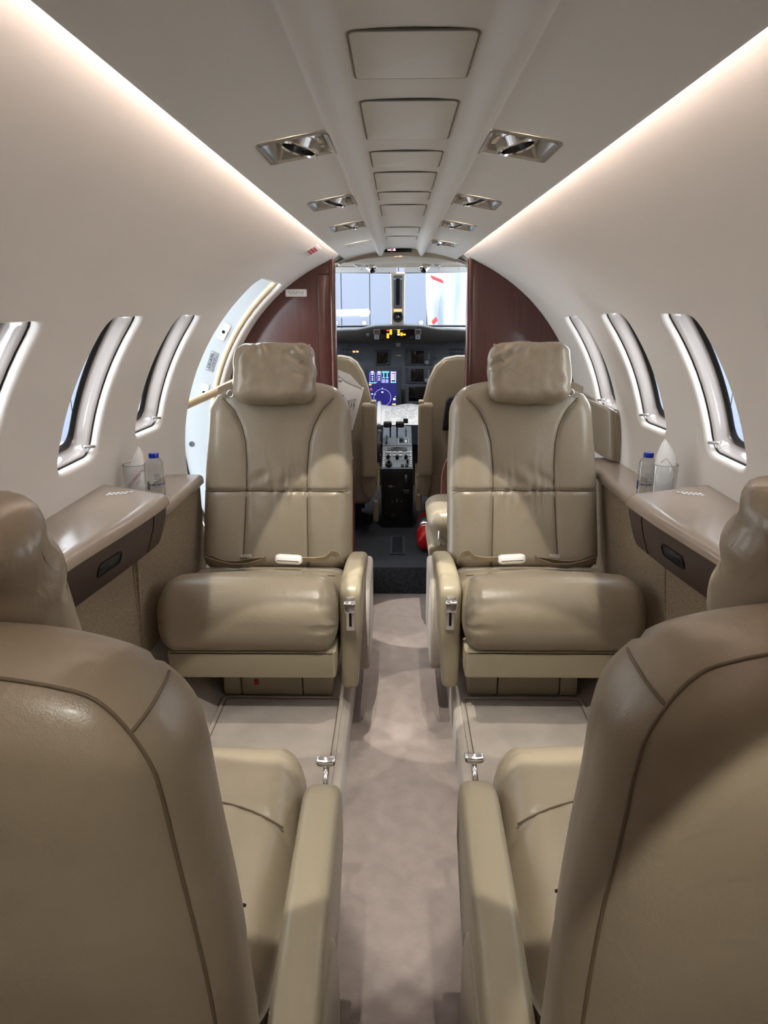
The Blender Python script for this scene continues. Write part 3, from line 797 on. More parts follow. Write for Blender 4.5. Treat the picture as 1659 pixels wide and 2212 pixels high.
# small lit exit placard high on the wall above the doorway
ex = thing('exit_sign', WP(-1, 2.58, TH(67), -.002), 'small white placard with red lettering on the wall above the entry door', 'sign')
e_ = lambda u, v, d: WP(-1, 2.585 + u, TH(66.6) + v / .77, -d)
mk('plate', prism(rrect(-.055, .055, -.026, .026, .003), 0, .004, e_, .001, 2), 'white_plastic', ex, sharp=40)
for k in (-1, 0, 1): mk('red_line', prism([(-.04, k * .011 - .003), (.04, k * .011 - .003), (.04, k * .011 + .003), (-.04, k * .011 + .003)], .004, .0046, e_), 'red_ink', ex, False)

# ================================================================== FORWARD BULKHEADS
RB = .7515
def bulk(s, xe, lower):
    th1 = math.acos(xe / RB)
    arc = [(s * RB * math.cos(t), ZC + RB * math.sin(t)) for t in lin(th1, TH(-52), 40)]
    return arc + [(s * x, z) for x, z in lower]
cb = thing('forward_cabinet', (-.45, 3.04, PZ), 'dark mahogany cabinet with white placard beside the entry door', 'cabinet')
mk('panel', prism(bulk(-1, .286, [(.205, PZ + .002), (.205, .60), (.235, .655), (.286, .68)]), 3.02, 3.055, pXZ, .003, 2), 'wood', cb, sharp=40)
mk('door_leaf', prism(rrect(-.337, -.288, .70, 1.362, .003), 3.014, 3.024, pXZ, .0015, 2), 'wood', cb, sharp=40)
mk('door_gap', prism(rrect(-.3395, -.287, .698, 1.3645, .003), 3.0185, 3.0215, pXZ), 'black', cb, False)
def capsule(x0, x1, y0, y1, r): return rrect(x0, x1, y0, y1, r, 6)
def arch_top(x, y, z): return (x, y, .66 + (z - .66) * (ZC + math.sqrt(RB ** 2 - x * x) - .66) / .77)   # post top cut to the curve of the roof
mk('door_post', tf(prism(capsule(-.288, -.265, 3.004, 3.056, .0112), .66, 1.43, pXY, .002, 2), arch_top), 'wood_edge', cb, sharp=60)
mk('lower_post', prism(capsule(-.226, -.203, 3.006, 3.07, .0112), PZ + .002, .61, pXY, .002, 2), 'wood_edge', cb, sharp=60)
for z in (1.40, .94): mk('catch', lathe([(0, 0), (.008, 0), (.008, .012), (.004, .014), (0, .014)], 14, (-.262, 3.03, z), (1, 0, 0)), 'chrome', cb, sharp=40)
PX, PZZ = .014, -.0155
pk = mk('placard', prism(rrect(-.482 + PX, -.396 + PX, 1.293 + PZZ, 1.322 + PZZ, .005), 3.0165, 3.02, pXZ, .001, 2), 'white_plastic', cb, sharp=40)
mk('placard_border', tube([(x, 3.0163, z) for x, z in rrect(-.4785 + PX, -.3995 + PX, 1.2965 + PZZ, 1.3185 + PZZ, .003)], .0006, 4, True), 'paper_line', pk)
for k, segs in enumerate((((-.473, -.464), (-.4615, -.4565), (-.454, -.443), (-.4405, -.429), (-.427, -.419), (-.4165, -.405)), ((-.468, -.460), (-.458, -.4505), (-.448, -.434), (-.431, -.424), (-.421, -.409)))):
    z = 1.3105 - k * .0068 + PZZ
    mk('print_line', cat(*[box(a + PX, b + PX, 3.0160, 3.0166, z - .0015, z + .0015) for a, b in segs]), 'paper_line', pk, False)
pt = thing('partition', (.45, 3.04, PZ), 'dark mahogany partition beside the side-facing bench', 'partition')
mk('panel', prism(bulk(1, .286, [(.22, PZ + .002), (.22, .60), (.24, .655), (.286, .68)]), 3.02, 3.055, pXZ, .003, 2), 'wood', pt, sharp=40)
mk('door_post', tf(prism(capsule(.267, .290, 3.004, 3.056, .0112), .66, 1.43, pXY, .002, 2), arch_top), 'wood_edge', pt, sharp=60)
mk('side_cheek', prism(fillet([(.172, PZ + .002), (.300, PZ + .002), (.300, .69), (.245, .675), (.195, .62), (.173, .54)], [.003, .003, .02, .04, .06, .05], 5), 2.985, 3.012, pXZ, .006, 3), 'wood_edge', pt, sharp=40)

# ================================================================== SIDE-FACING BENCH
bn = thing('side_bench', (.38, 2.8, PZ), 'tan leather side-facing bench between the front seat and the mahogany partition', 'seat')
def bf(a, n, z):
    return (a + (.05 * (1 - sst(-.09, .06, z)) if a < 0 else 0), n, z + .006 * (1 - (a / .27) ** 2))
mk('bench_cushion', rbox((.375, 2.80, .40), (.280, .172, .072), (.07, .06, .06), (14, 8, 4), bf), 'leather', bn)
mk('bench_base', prism(fillet([(.150, .135), (.465, .135), (.535, .20), (.602, .28), (.645, .345), (.098, .345)], [.02, .005, .02, .02, .005, .04]), 2.64, 2.965, lambda u, v, d: (u, d, v), .012, 3), 'leather_shell', bn, sharp=40)
def bench_sec(y, e):
    return fillet([(SKIN(y, .706) - .036 + e, .706), (SKIN(y, .706), .706), (SKIN(y, .80), .80), (SKIN(y, .885 - e), .885 - e), (SKIN(y, .885) - .038 + e, .902 - e)], [.012, .006, .05, .018, .018], 4)
mk('bench_back', loft([[(x, y, z) for x, z in bench_sec(y, e)] for y, e in ((2.49, .016), (2.50, .006), (2.52, 0), (2.65, 0), (2.80, 0), (2.93, 0), (2.95, .006))]), 'leather', bn, sharp=50)
mk('side_bolster', rbox((.20, 2.70, .30), (.045, .035, .10), (.03, .03, .05), (3, 3, 4)), 'leather', bn)
mk('latch_handle', tube([(.160, 2.655, .41), (.150, 2.640, .40), (.149, 2.638, .35), (.158, 2.652, .335)], .006, 8), 'chrome', bn)

# ================================================================== COCKPIT
def CW(s, y, th):
    r = .75 - .16 * sst(3.2, 4.6, y) + .04 * sst(66 * D2R, 80 * D2R, th); return (s * r * math.cos(th), y, ZC + r * math.sin(th))
for s, nm in ((-1, 'wall_cockpit_left'), (1, 'wall_cockpit_right')):
    cw = mk(nm, loft([[CW(s, y, t) for t in lin(TH(-52), TH(27), 14)] for y in lin(3.058, 4.6, 12)], False, False), 'grey_dark', kind='structure')
    mk('upper_lining', loft([[CW(s, y, t) for t in lin(TH(27), TH(90), 12)] for y in lin(3.058, 3.38, 4)], False, False), 'beige_head', cw)
def roof_z(x, y): return 1.464 - .022 * sst(3.25, 3.7, y) - .018 * sst(3.76, 3.9, y) - .56 * x * x * (1 - sst(3.2, 3.75, y)) - .05 * x * x
ov = mk('ceiling_cockpit', loft([[(x, y, roof_z(x, y) - .012 * math.exp(-((abs(x) - .17) / .07) ** 2 - ((y - 3.6) / .16) ** 2)) for x in lin(-.55, .55, 41)] for y in lin(3.207, 3.88, 24)], False, False), 'beige_head', kind='structure')
for s in (-1, 1):
    mk('frame_strip', loft([[(s * x, 3.862 + dy - x * .12, 1.405 + dz) for dy, dz in ((0, .022), (.05, .022), (.07, .0), (.02, -.004))] for x in lin(.02, .5, 8)]), 'white_paint', ov, sharp=30)
    for x in (.09, .2, .3): mk('screw', lathe([(0, 0), (.004, 0), (.003, .002), (0, .002)], 10, (s * x, 3.868 - x * .12, 1.416), (0, -1, -.3)), 'satin', ov)
    mk('trim_strip', loft([[(s * x, 3.30 + dy, roof_z(x, 3.3) - .002 + dz) for dy, dz in ((0, 0), (.05, 0), (.05, -.006), (0, -.006))] for x in lin(.03, .5, 8)]), 'white_paint', ov, sharp=30)
for s in (-1, 1):
    t = thing('map_light', (s * .14 - .012, 3.76, 1.41), 'chrome swivel map light under the cockpit roof on the %s' % ('captain side' if s < 0 else 'copilot side'), 'lamp', 'cockpit map lights')
    mk('mount', lathe([(.026, 0), (.026, .010), (.014, .016), (.014, .024), (0, .024)], 18, (s * .197 - .012, 3.75, roof_z(.2, 3.75) + .003), (0, -.2, -1)), 'satin', t, sharp=40)
    lc, la = (s * .135 - .012, 3.745, 1.420), (-s * .55, -.5, -.55)
    b = mk('barrel', lathe([(0, -.024), (.017, -.024), (.020, -.018), (.021, .020), (.018, .022), (.016, .020), (0, .020)], 20, lc, la), 'chrome', t, sharp=40)
    mk('lens', lathe([(0, .0205), (.016, .0205), (.016, .0225), (0, .0225)], 18, lc, la), 'black_gloss', b)
    mk('bracket', tube([(s * .158 - .012, 3.75, 1.436), (s * .146 - .012, 3.748, 1.428)], .008, 8), 'chrome', t)
dm = thing('dome_light', (-.012, 3.34, 1.45), 'small twin amber-lit dome light at the front of the cabin ceiling', 'lamp')
mk('housing', rbox((-.012, 3.34, 1.4535), (.028, .02, .006), .004), 'white_plastic', dm)
l = bpy.data.lights.new('dome_beam', 'SPOT'); l.energy = 3; l.color = (1, .93, .82); l.spot_size = 150 * D2R; l.spot_blend = .5; l.shadow_soft_size = .03
lo = bpy.data.objects.new('dome_beam', l); COL.objects.link(lo); lo.location = (-.012, 3.31, 1.438)
for x in (-.022, -.002): mk('lens', rbox((x, 3.325, 1.4495), (.007, .008, .003), .002), 'e_orange', dm)

mk('wall_firewall', box(-.56, .56, 4.46, 4.48, .08, 1.10), 'black', smooth=False, kind='structure')
# windshield, centre post, compass
BOT = (4.42, 1.118); TOPZ = 1.402
ws = thing('window_%d' % (nwin + 1), (0, 4.0, 1.1), kind='structure')
for s in (-1, 1):
    V = []
    for k in lin(0, 1, 7):
        for x in lin(.026, .52, 8):
            V.append((s * x - .012, 3.93 - x * .14 + (BOT[0] - 3.93) * k - .35 * x * x * k, TOPZ + .008 * x + (BOT[1] - TOPZ) * k))
    F = [(i * 8 + j, i * 8 + j + 1, i * 8 + j + 9, i * 8 + j + 8) for i in range(6) for j in range(7)]
    mk('pane', (V, F), 'pane', ws)
    mk('upper_gasket', tube([(s * x - .012, 3.925 - x * .14, TOPZ + .008 * x + .002) for x in lin(0, .52, 6)], .0055, 6), 'grey_panel', ws)
    mk('lower_gasket', tube([(s * x - .012, 4.42 - x * .14 - .35 * x * x, 1.12) for x in lin(0, .52, 6)], .006, 6), 'rubber', ws)
    mk('side_pillar', tube([(s * .52, 3.84, 1.41), (s * .53, 4.24, 1.11)], .025, 8), 'white_paint', ws)
def post(u, v, d): # u across, v 0..1 down
    return (u - .0125, 3.915 + .47 * v - d, 1.405 - .285 * v - d * .6)
cp = thing('trim_centre_post', (-.012, 4.15, 1.13), kind='structure')
mk('post', loft([[post(u, v, d) for u, d in ((-.038, 0), (-.038, .008), (-.034, .012), (.034, .012), (.038, .008), (.038, 0))] for v in lin(0, 1, 6)]), 'cream', cp, sharp=40)
mk('channel', loft([[post(u, v, d) for u, d in ((-.024, .0125), (-.024, .016), (.024, .016), (.024, .0125))] for v in lin(.03, .62, 4)]), 'ped_grey', cp, sharp=40)
mk('slot', loft([[post(u * (1 - .35 * abs(v - .3)), v, d) for u, d in ((-.009, .016), (-.009, .019), (.009, .019), (.009, .016))] for v in lin(.08, .54, 6)]), 'black', cp, sharp=40)
for s in (-1, 1):
    mk('screw', lathe([(0, 0), (.005, 0), (.004, .003), (0, .003)], 12, post(s * .016, .08, .016), (0, -.8, -.5)), 'satin', cp)
    mk('placard', loft([[post(u + s * .016, v, d) for u, d in ((-.005, .016), (-.005, .017), (.005, .017), (.005, .016))] for v in (.26, .44)]), 'paper_line', cp, False)
mk('warning_label', loft([[post(u, v, d) for u, d in ((-.022, .016), (-.022, .018), (.022, .018), (.022, .016))] for v in (.625, .665)]), 'e_orange', cp, False)
cm = thing('compass', (-.012, 4.12, 1.15), 'round black standby compass on the windshield centre post', 'compass')
cc = post(0, .78, .012)
mk('body', lathe([(0, 0), (.022, 0), (.030, .012), (.032, .035), (.029, .042), (.022, .042), (.021, .036), (0, .036)], 28, cc, (0, -1, 0)), 'black', cm, sharp=40)
mk('face', prism(rrect(-.014, .014, -.014, .014, .004), 0, .001, lambda u, v, d: (cc[0] + u, cc[1] - .0365 - d, cc[2] + v)), 'black_gloss', cm)
mk('card_marks', cat(*[box(cc[0] + x - .0008, cc[0] + x + .0008, cc[1] - .0385, cc[1] - .0378, cc[2] - .008, cc[2] - .001) for x in lin(-.01, .01, 5)], box(cc[0] - .0006, cc[0] + .0006, cc[1] - .0386, cc[1] - .0378, cc[2] - .008, cc[2] + .009)), 'paper_line', cm, False)

# glareshield
def gz(x): return 1.140 - .020 * sst(.10, .24, abs(x)) - .012 * sst(.24, .5, abs(x))
gsl = thing('glareshield', (-.012, 4.15, 1.03), 'black glareshield cowl across the top of the instrument panel', 'cowl')
rg = []
for x in lin(-.50, .50, 41):
    zt = gz(x + .012); zb = 1.040 + .006 * sst(.15, .4, abs(x))
    rg.append([(x, 4.43 - .35 * x * x - abs(x) * .14, zt - .03), (x, 4.2, zt - .004), (x, 4.0, zt), (x, 3.966, zt - .002), (x, 3.955, zt - .008), (x, 3.952, zt - .016), (x, 3.956, zb + .012), (x, 3.964, zb), (x, 4.0, zb - .003), (x, 4.16, zb - .004), (x, 4.3, 1.0)])
mk('cowl', loft(rg), 'rubber', gsl, sharp=50)
mk('foot', rbox((-.010, 3.966, 1.033), (.012, .012, .010), .004), 'grey_dark', gsl)
an = thing('annunciator_panel', (-.014, 3.95, 1.06), 'dark annunciator panel with lit amber and red caution lights on the glareshield', 'panel')
mk('panel_plate', prism(rrect(-.106, .078, 1.062, 1.117, .004), 3.944, 3.957, pXZ, .002, 2), 'black_gloss', an, sharp=40)
cell = lambda x, z, w_=.0065, h_=.0045: prism(rrect(x - w_, x + w_, z - h_, z + h_, .0015, 2), 3.9425, 3.9445, pXZ)
for x, z, m in ((-.066, 1.1095, 'e_red'), (-.050, 1.1105, 'e_amber'), (-.050, 1.1015, 'e_amber'), (-.050, 1.0925, 'e_amber'), (-.066, 1.0905, 'e_amber'), (-.066, 1.0815, 'e_amber'), (-.066, 1.0735, 'e_amber'), (-.008, 1.1095, 'e_amber'), (-.008, 1.1005, 'e_amber'), (-.008, 1.0885, 'e_white'), (.008, 1.0935, 'e_amber'), (.008, 1.0860, 'e_amber'), (.023, 1.0885, 'e_amber')):
    mk('caution_light', cell(x, z), m, an)
for x in (-.1255, .0955):
    f = mk('master_switch', prism(rrect(x - .017, x + .017, 1.088, 1.116, .002), 3.942, 3.952, pXZ), 'ped_grey', an, sharp=40); mk('lens', prism(rrect(x - .014, x + .014, 1.091, 1.113, .001), 3.940, 3.9425, pXZ), 'brown', f, False)
    f = mk('reset_switch', prism(rrect(x - .013, x + .013, 1.064, 1.085, .002), 3.942, 3.952, pXZ), 'ped_grey', an, sharp=40); mk('lens', prism(rrect(x - .007, x + .007, 1.069, 1.080, .001), 3.940, 3.9425, pXZ), 'grey_panel', f, False)
mk('dimmer_knob', lathe([(0, 0), (.010, 0), (.009, .008), (.004, .010), (0, .010)], 18, (-.173, 3.9535, 1.088), (0, -1, 0)), 'grey_dark', an, sharp=40)

# instrument panel
ip = thing('instrument_panel', (-.01, 4.16, .60), 'dark grey aircraft instrument panel with lit navigation screen and radios', 'panel')
YP = 4.150
mk('panel_plate', prism(fillet([(-.50, .45), (.50, .45), (.50, 1.034), (-.50, 1.034)], .01), YP, YP + .02, pXZ), 'grey_panel', ip, False)
def pbox(nm, x0, x1, z0, z1, d0, d1, m, par, r=.003): return mk(nm, prism(rrect(x0, x1, z0, z1, r), YP - d1, YP - d0, pXZ, min(.0015, abs(d1 - d0) * .4), 2), m, par, sharp=40)
def knob(x, z, r, d, m='black', par=None, nm='knob'): return mk(nm, lathe([(0, 0), (r, 0), (r, d * .6), (r * .8, d), (0, d)], 16, (x, YP - .006, z), (0, -1, 0)), m, par or ip, sharp=40)
sb = pbox('standby_display', -.140, -.056, .909, .994, 0, .008, 'grey_dark', ip, .006); pbox('screen', -.131, -.068, .920, .981, .008, .010, 'black_gloss', sb)
for x in (-.135, -.061):
    for z in (.914, .989): knob(x, z, .0035, .004, 'black', sb, 'screw')
knob(-.072, .921, .007, .014, 'grey_dark', sb)
mk('gold_emblem', cat(*[prism(fillet([(-.027, .9665), (-.004, .9665), (-.008, .9625), (-.022, .963)], .001), YP - .0015, YP, pXZ), prism(fillet([(-.010, .9655), (.006, .968), (.008, .9655), (-.002, .9635), (.006, .961), (.008, .959), (-.006, .9605)], .0008), YP - .0015, YP, pXZ)]), 'tanpipe', ip, False)
mf = pbox('navigation_display', -.200, .006, .640, .901, 0, .010, 'grey_dark', ip, .006)
pbox('screen', -.181, -.018, .655, .880, .010, .012, 'screen', mf, .002)
def sq(nm, x0, x1, z0, z1, m): return mk(nm, box(x0, x1, YP - .0132, YP - .0122, z0, z1), m, mf, False)
for k, (x0, x1) in enumerate(((-.173, -.143), (-.133, -.106))):
    for x in (x0, x1 - .003): sq('tape_scale', x, x + .003, .812, .871, 'e_lav')
    xm = (x0 + x1) / 2
    for z, h, w_ in ((.868, .009, .016), (.858, .006, .014), (.846, .004, .009), (.836, .004, .009), (.825, .006, .008)): sq('readout', xm - w_ / 2, xm + w_ / 2, z, z + h, 'e_white')
sq('status_bar', -.178, -.136, .808, .8145, 'e_cyan'); sq('caution_text', -.178, -.163, .797, .805, 'e_yel'); sq('warning_text', -.172, -.160, .773, .780, 'e_pink'); sq('warning_text', -.172, -.156, .768, .7695, 'e_pink')
for x in (-.098, -.078):
    sq('flow_bar', x - .006, x + .016, .868, .877, 'e_cyan'); sq('flow_bar', x + .002, x + .008, .842, .868, 'e_cyan'); sq('flow_bar', x - .003, x + .013, .838, .843, 'e_cyan')
    sq('flow_text', x - .004, x + .012, .811, .832, 'e_lav')
for z in (.866, .852, .840, .828): sq('readout', -.048, -.030, z, z + .008, 'e_white')
for x in (-.052, -.026): sq('tape_scale', x, x + .003, .811, .876, 'e_white')
sq('readout', -.052, -.023, .811, .819, 'e_cyan')
mk('heading_ring', tube([(-.101 + .049 * math.cos(a), YP - .013, .727 + .049 * math.sin(a)) for a in lin(0, 2 * math.pi, 49)[:-1]], .0014, 5, True), 'e_lav', mf)
for x, z, w_, h in ((-.101, .755, .011, .007), (-.160, .745, .011, .006), (-.144, .743, .006, .006), (-.032, .712, .013, .012), (-.026, .731, .004, .004), (-.101, .778, .004, .005)): sq('readout', x - w_ / 2, x + w_ / 2, z, z + h, 'e_white')
sq('caution_text', -.044, -.024, .684, .693, 'e_yel')
for z in lin(.668, .735, 4): knob(-.006, z, .004, .005, 'black', mf, 'button')
for i, (z0, z1, sz0, sz1) in enumerate(((.910, 1.001, .919, .989), (.808, .898, .818, .889))):
    rd = pbox('radio_unit', .033, .186, z0, z1, 0, .009, 'grey_dark', ip, .003); pbox('screen', .0645, .1355, sz0, sz1, .009, .011, 'black_gloss', rd)
    for z in lin(sz0 + .012, sz1 - .012, 4): knob(.052, z, .0028, .004, 'ped_grey', rd, 'button')
    for z in lin(sz0 + .030, sz1 - .012, 3):
        knob(.148, z, .002, .004, 'ped_grey', rd, 'button'); pbox('key', .158, .169, z - .005, z + .005, .009, .012, 'ped_grey', rd, .001)
    knob(.153, sz0 + .007, .013, .012, 'ped_grey', rd)
    for x in (.038, .181):
        for z in (z0 + .006, z1 - .006): knob(x, z, .003, .004, 'black', rd, 'screw')
fm = pbox('flight_computer', .033, .200, .640, .797, 0, .009, 'grey_dark', ip, .003); pbox('screen', .052, .192, .707, .789, .009, .011, 'black_gloss', fm)
for z in lin(.70, .785, 8):
    for x in (.040, .0465): pbox('line_key', x - .0022, x + .0022, z - .003, z + .003, .009, .0115, 'ped_grey', fm, .0005)
for i, z in enumerate((.699, .690, .681, .672, .663)):
    for x in lin(.056, .188, 14): pbox('key', x - .0034, x + .0034, z - .003, z + .003, .009, .0115, 'ped_grey' if i == 0 else 'black', fm, .0005)
sl = pbox('speaker_slot', .009, .028, .690, .772, 0, .003, 'black', ip, .002)
for (x0, n) in ((-.335, 3), (.285, 4)):
    for i in range(n):
        for z in (.972, .997): pbox('switch', x0 + i * .021, x0 + .014 + i * .021, z - .006, z + .006, 0, .006, 'grey_dark', ip, .001)
for x in (-.262, -.243): pbox('lit_switch', x - .007, x + .007, .982, .991, 0, .004, 'e_orange', ip, .001)
for x, z in ((-.22, .97), (-.235, .955), (-.225, .94), (.20, .975), (.195, .955), (.205, .945), (-.29, 1.02), (.24, 1.022)): knob(x, z, .0035, .004, 'black', ip, 'screw')

# ---- centre pedestal
pd = thing('centre_pedestal', (-.015, 3.8, PZ), 'centre pedestal between the pilot seats with throttles and keypads', 'pedestal')
PL, PR = -.096, .066
side = fillet([(3.55, PZ + .002), (4.12, PZ + .002), (4.12, .60), (3.925, .592), (3.705, .522), (3.553, .43)], [.002, .002, .002, .005, .005, .008])
mk('body', prism(side, PL, PR, pYZ, .004, 2), 'black', pd, sharp=40)
def slope(p0, p1, tilt_off=0):
    """u across (m), v 0..1 from the low aft edge to the high forward edge, d out of the panel"""
    dy, dz = p1[0] - p0[0], p1[1] - p0[1]; L = math.hypot(dy, dz)
    return lambda u, v, d: (u, p0[0] + dy * v - dz / L * d, p0[1] + dz * v + dy / L * d), L
k1, L1 = slope((3.556, .433), (3.703, .524)); k2, L2 = slope((3.708, .525), (3.925, .594))
def on(nm, km, L, x0, x1, v0, v1, d0, d1, m, par=pd, r=.002): return mk(nm, prism(rrect(x0, x1, v0, v1, r), d0, d1, lambda u, v, d: km(u, v / L, d)), m, par, sharp=40)
kp = on('keypad_panel', k1, L1, PL + .004, PR - .004, .012, L1 - .002, 0, .006, 'ped_grey')
on('edge_rail', k1, L1, PL, PR, .0, .010, 0, .007, 'grey_panel')
on('display_window', k1, L1, -.067, .037, L1 - .038, L1 - .010, .006, .008, 'black_gloss', kp)
for r_ in range(4):
    for x in list(lin(-.070, -.050, 3)) + list(lin(-.034, -.026, 2)) + list(lin(-.004, .008, 3)) + list(lin(.040, .052, 2)):
        v = L1 - .048 - r_ * .011; on('key', k1, L1, x - .0032, x + .0032, v - .0035, v + .0035, .006, .0085, ('white_plastic', 'grey_panel')[(r_ + int(x * 1000)) % 2], kp, .0006)
for s in (-.088, .052):
    for r_ in range(8): v = .022 + r_ * .015; on('side_key', k1, L1, s, s + .008, v - .003, v + .003, .006, .008, 'white_plastic', kp, .0006)
def kn(x, v, r, d, m, par, km=k1, L=L1, nm='knob'):
    a, b = Vector(km(x, v / L, .006)), Vector(km(x, v / L, 1)); return mk(nm, lathe([(0, 0), (r, 0), (r * .95, d * .8), (r * .75, d), (0, d)], 18, a, b - a), m, par, sharp=40)
kn(-.058, .030, .018, .016, 'black', kp); kn(-.058, .030, .008, .034, 'black', kp)
for x, v in ((-.062, .082), (-.015, .078), (.030, .080)): kn(x, v, .009, .022, 'black', kp)
kn(.038, .046, .006, .024, 'black', kp)
for x in (.012, .034): on('guarded_switch', k1, L1, x - .008, x + .008, .016, .030, .006, .012, 'black', kp)
qp = on('throttle_quadrant', k2, L2, PL + .004, PR - .004, .0, L2 - .004, 0, .005, 'ped_grey')
bx_ = on('trim_placard', k2, L2, -.008, .046, .020, .072, .005, .006, 'white_plastic', qp); on('trim_field', k2, L2, -.006, .044, .022, .070, .006, .0065, 'grey_panel', qp)
kn(.006, .044, .010, .018, 'grey_dark', qp, k2, L2); on('trim_mark', k2, L2, .026, .036, .030, .060, .0065, .007, 'white_plastic', qp)
for x, v in ((-.088, .012), (.054, .012)): kn(x, v, .005, .002, 'satin', qp, k2, L2, 'screw')
for (x0, x1) in ((-.088, -.044), (-.0235, .0215)):
    xs = (-.052, -.016)[x0 > -.05]
    tl = mk('throttle_stem', tube([(xs, 3.80, .555), (xs, 3.775, .60), (xs, 3.76, .625)], .004, 8), 'black', pd)
    gp = mk('throttle_grip', rbox(((x0 + x1) / 2, 3.752, .634), ((x1 - x0) / 2, .017, .015), .008, (3, 3, 3)), 'black', pd)
    mk('grip_band', rbox(((x0 + x1) / 2, 3.765, .6485), ((x1 - x0) / 2 - .004, .004, .0015), .001), 'white_plastic', gp)
fl_ = mk('flap_lever', tube([(.032, 3.86, .575), (.032, 3.84, .62)], .003, 8), 'satin', pd); mk('flap_knob', rbox((.030, 3.833, .640), (.013, .009, .012), .003), 'black', fl_)
mk('flap_track', prism(rrect(.028, .036, .10, .20, .003), .005, .0056, lambda u, v, d: k2(u, v / L2, d)), 'black', qp)
sl_ = mk('speedbrake_lever', tube([k2(-.072, .03 / L2, .005), k2(-.072, .06 / L2, .014), k2(-.072, .10 / L2, .012)], .003, 8), 'black', pd); mk('lever_knob', rbox(k2(-.072, .022 / L2, .012), (.005, .008, .005), .003), 'black', sl_)
def dot(x, z, r, m='satin', nm='screw'): return mk(nm, lathe([(0, 0), (r, 0), (r * .8, .002), (0, .002)], 12, (x, 3.5495, z), (0, -1, 0)), m, pd, sharp=40)
for x, z in ((-.058, .348), (-.047, .352), (-.035, .348), (-.047, .344)): dot(x, z, .0028)
for x, z in ((-.040, .268), (-.016, .268), (.008, .268), (-.016, .278)): dot(x, z, .0028)
dot(-.035, .18, .018, 'rubber', 'round_cover'); dot(-.035, .18, .004, 'satin', 'cover_lock')
mk('parking_brake', cat(tube([(.030, 3.55, .405), (.030, 3.535, .40), (.030, 3.533, .345)], .008, 8), rbox((.032, 3.536, .325), (.015, .008, .010), .004)), 'grey_dark', pd)
for i in range(11):
    z = .43 + i * .018; mk('trim_wheel_rib', box(-.118, -.101, 3.60 + i * .018, 3.612 + i * .018, z, z + .010), 'satin' if i % 3 == 0 else 'grey_dark', pd, False)
mk('trim_wheel', lathe([(.0, 0), (.10, 0), (.10, .012), (0, .012)], 28, (-.117, 3.72, .50), (1, 0, 0)), 'black', pd, sharp=40)

# ---- printed checklist sheets on the pedestal
ck = thing('checklist_sheet', (-.008, 4.0, .59), 'white printed checklist sheet propped on the centre pedestal', 'paper')
def cs(u, v, d=0): return (u, 3.935 + .145 * v - d * .5, .602 + .092 * v + .006 * math.sin(u * 30) * v + d)
mk('sheet', loft([[cs(x, v, d) for x in lin(-.118, .106, 16)] for v, d in ((0, 0), (.5, .003), (1, 0), (1, -.0015), (.5, .0015), (0, -.0015))], False, False), 'paper', ck)
random.seed(3)
txt = []
for i, v in enumerate(lin(.06, .93, 13)):
    x = -.085
    while x < .09:
        l = random.uniform(.012, .04)
        if random.random() < .8: b_ = min(x + l, .096); txt.append(([cs(x, v, .004), cs(b_, v, .004), cs(b_, v + .012, .004), cs(x, v + .012, .004)], [(0, 1, 2, 3)]))
        x += l + random.uniform(.004, .012)
mk('printed_text', cat(*txt), 'paper_line', ck, False)
mk('rolled_edge', loft([[(-.118 + .012 * math.cos(t), 3.93 + .15 * v, .606 + .094 * v + .010 * math.sin(t)) for t in lin(0, 2 * math.pi, 11)[:-1]] for v in lin(0, 1.05, 5)]), 'paper', ck)

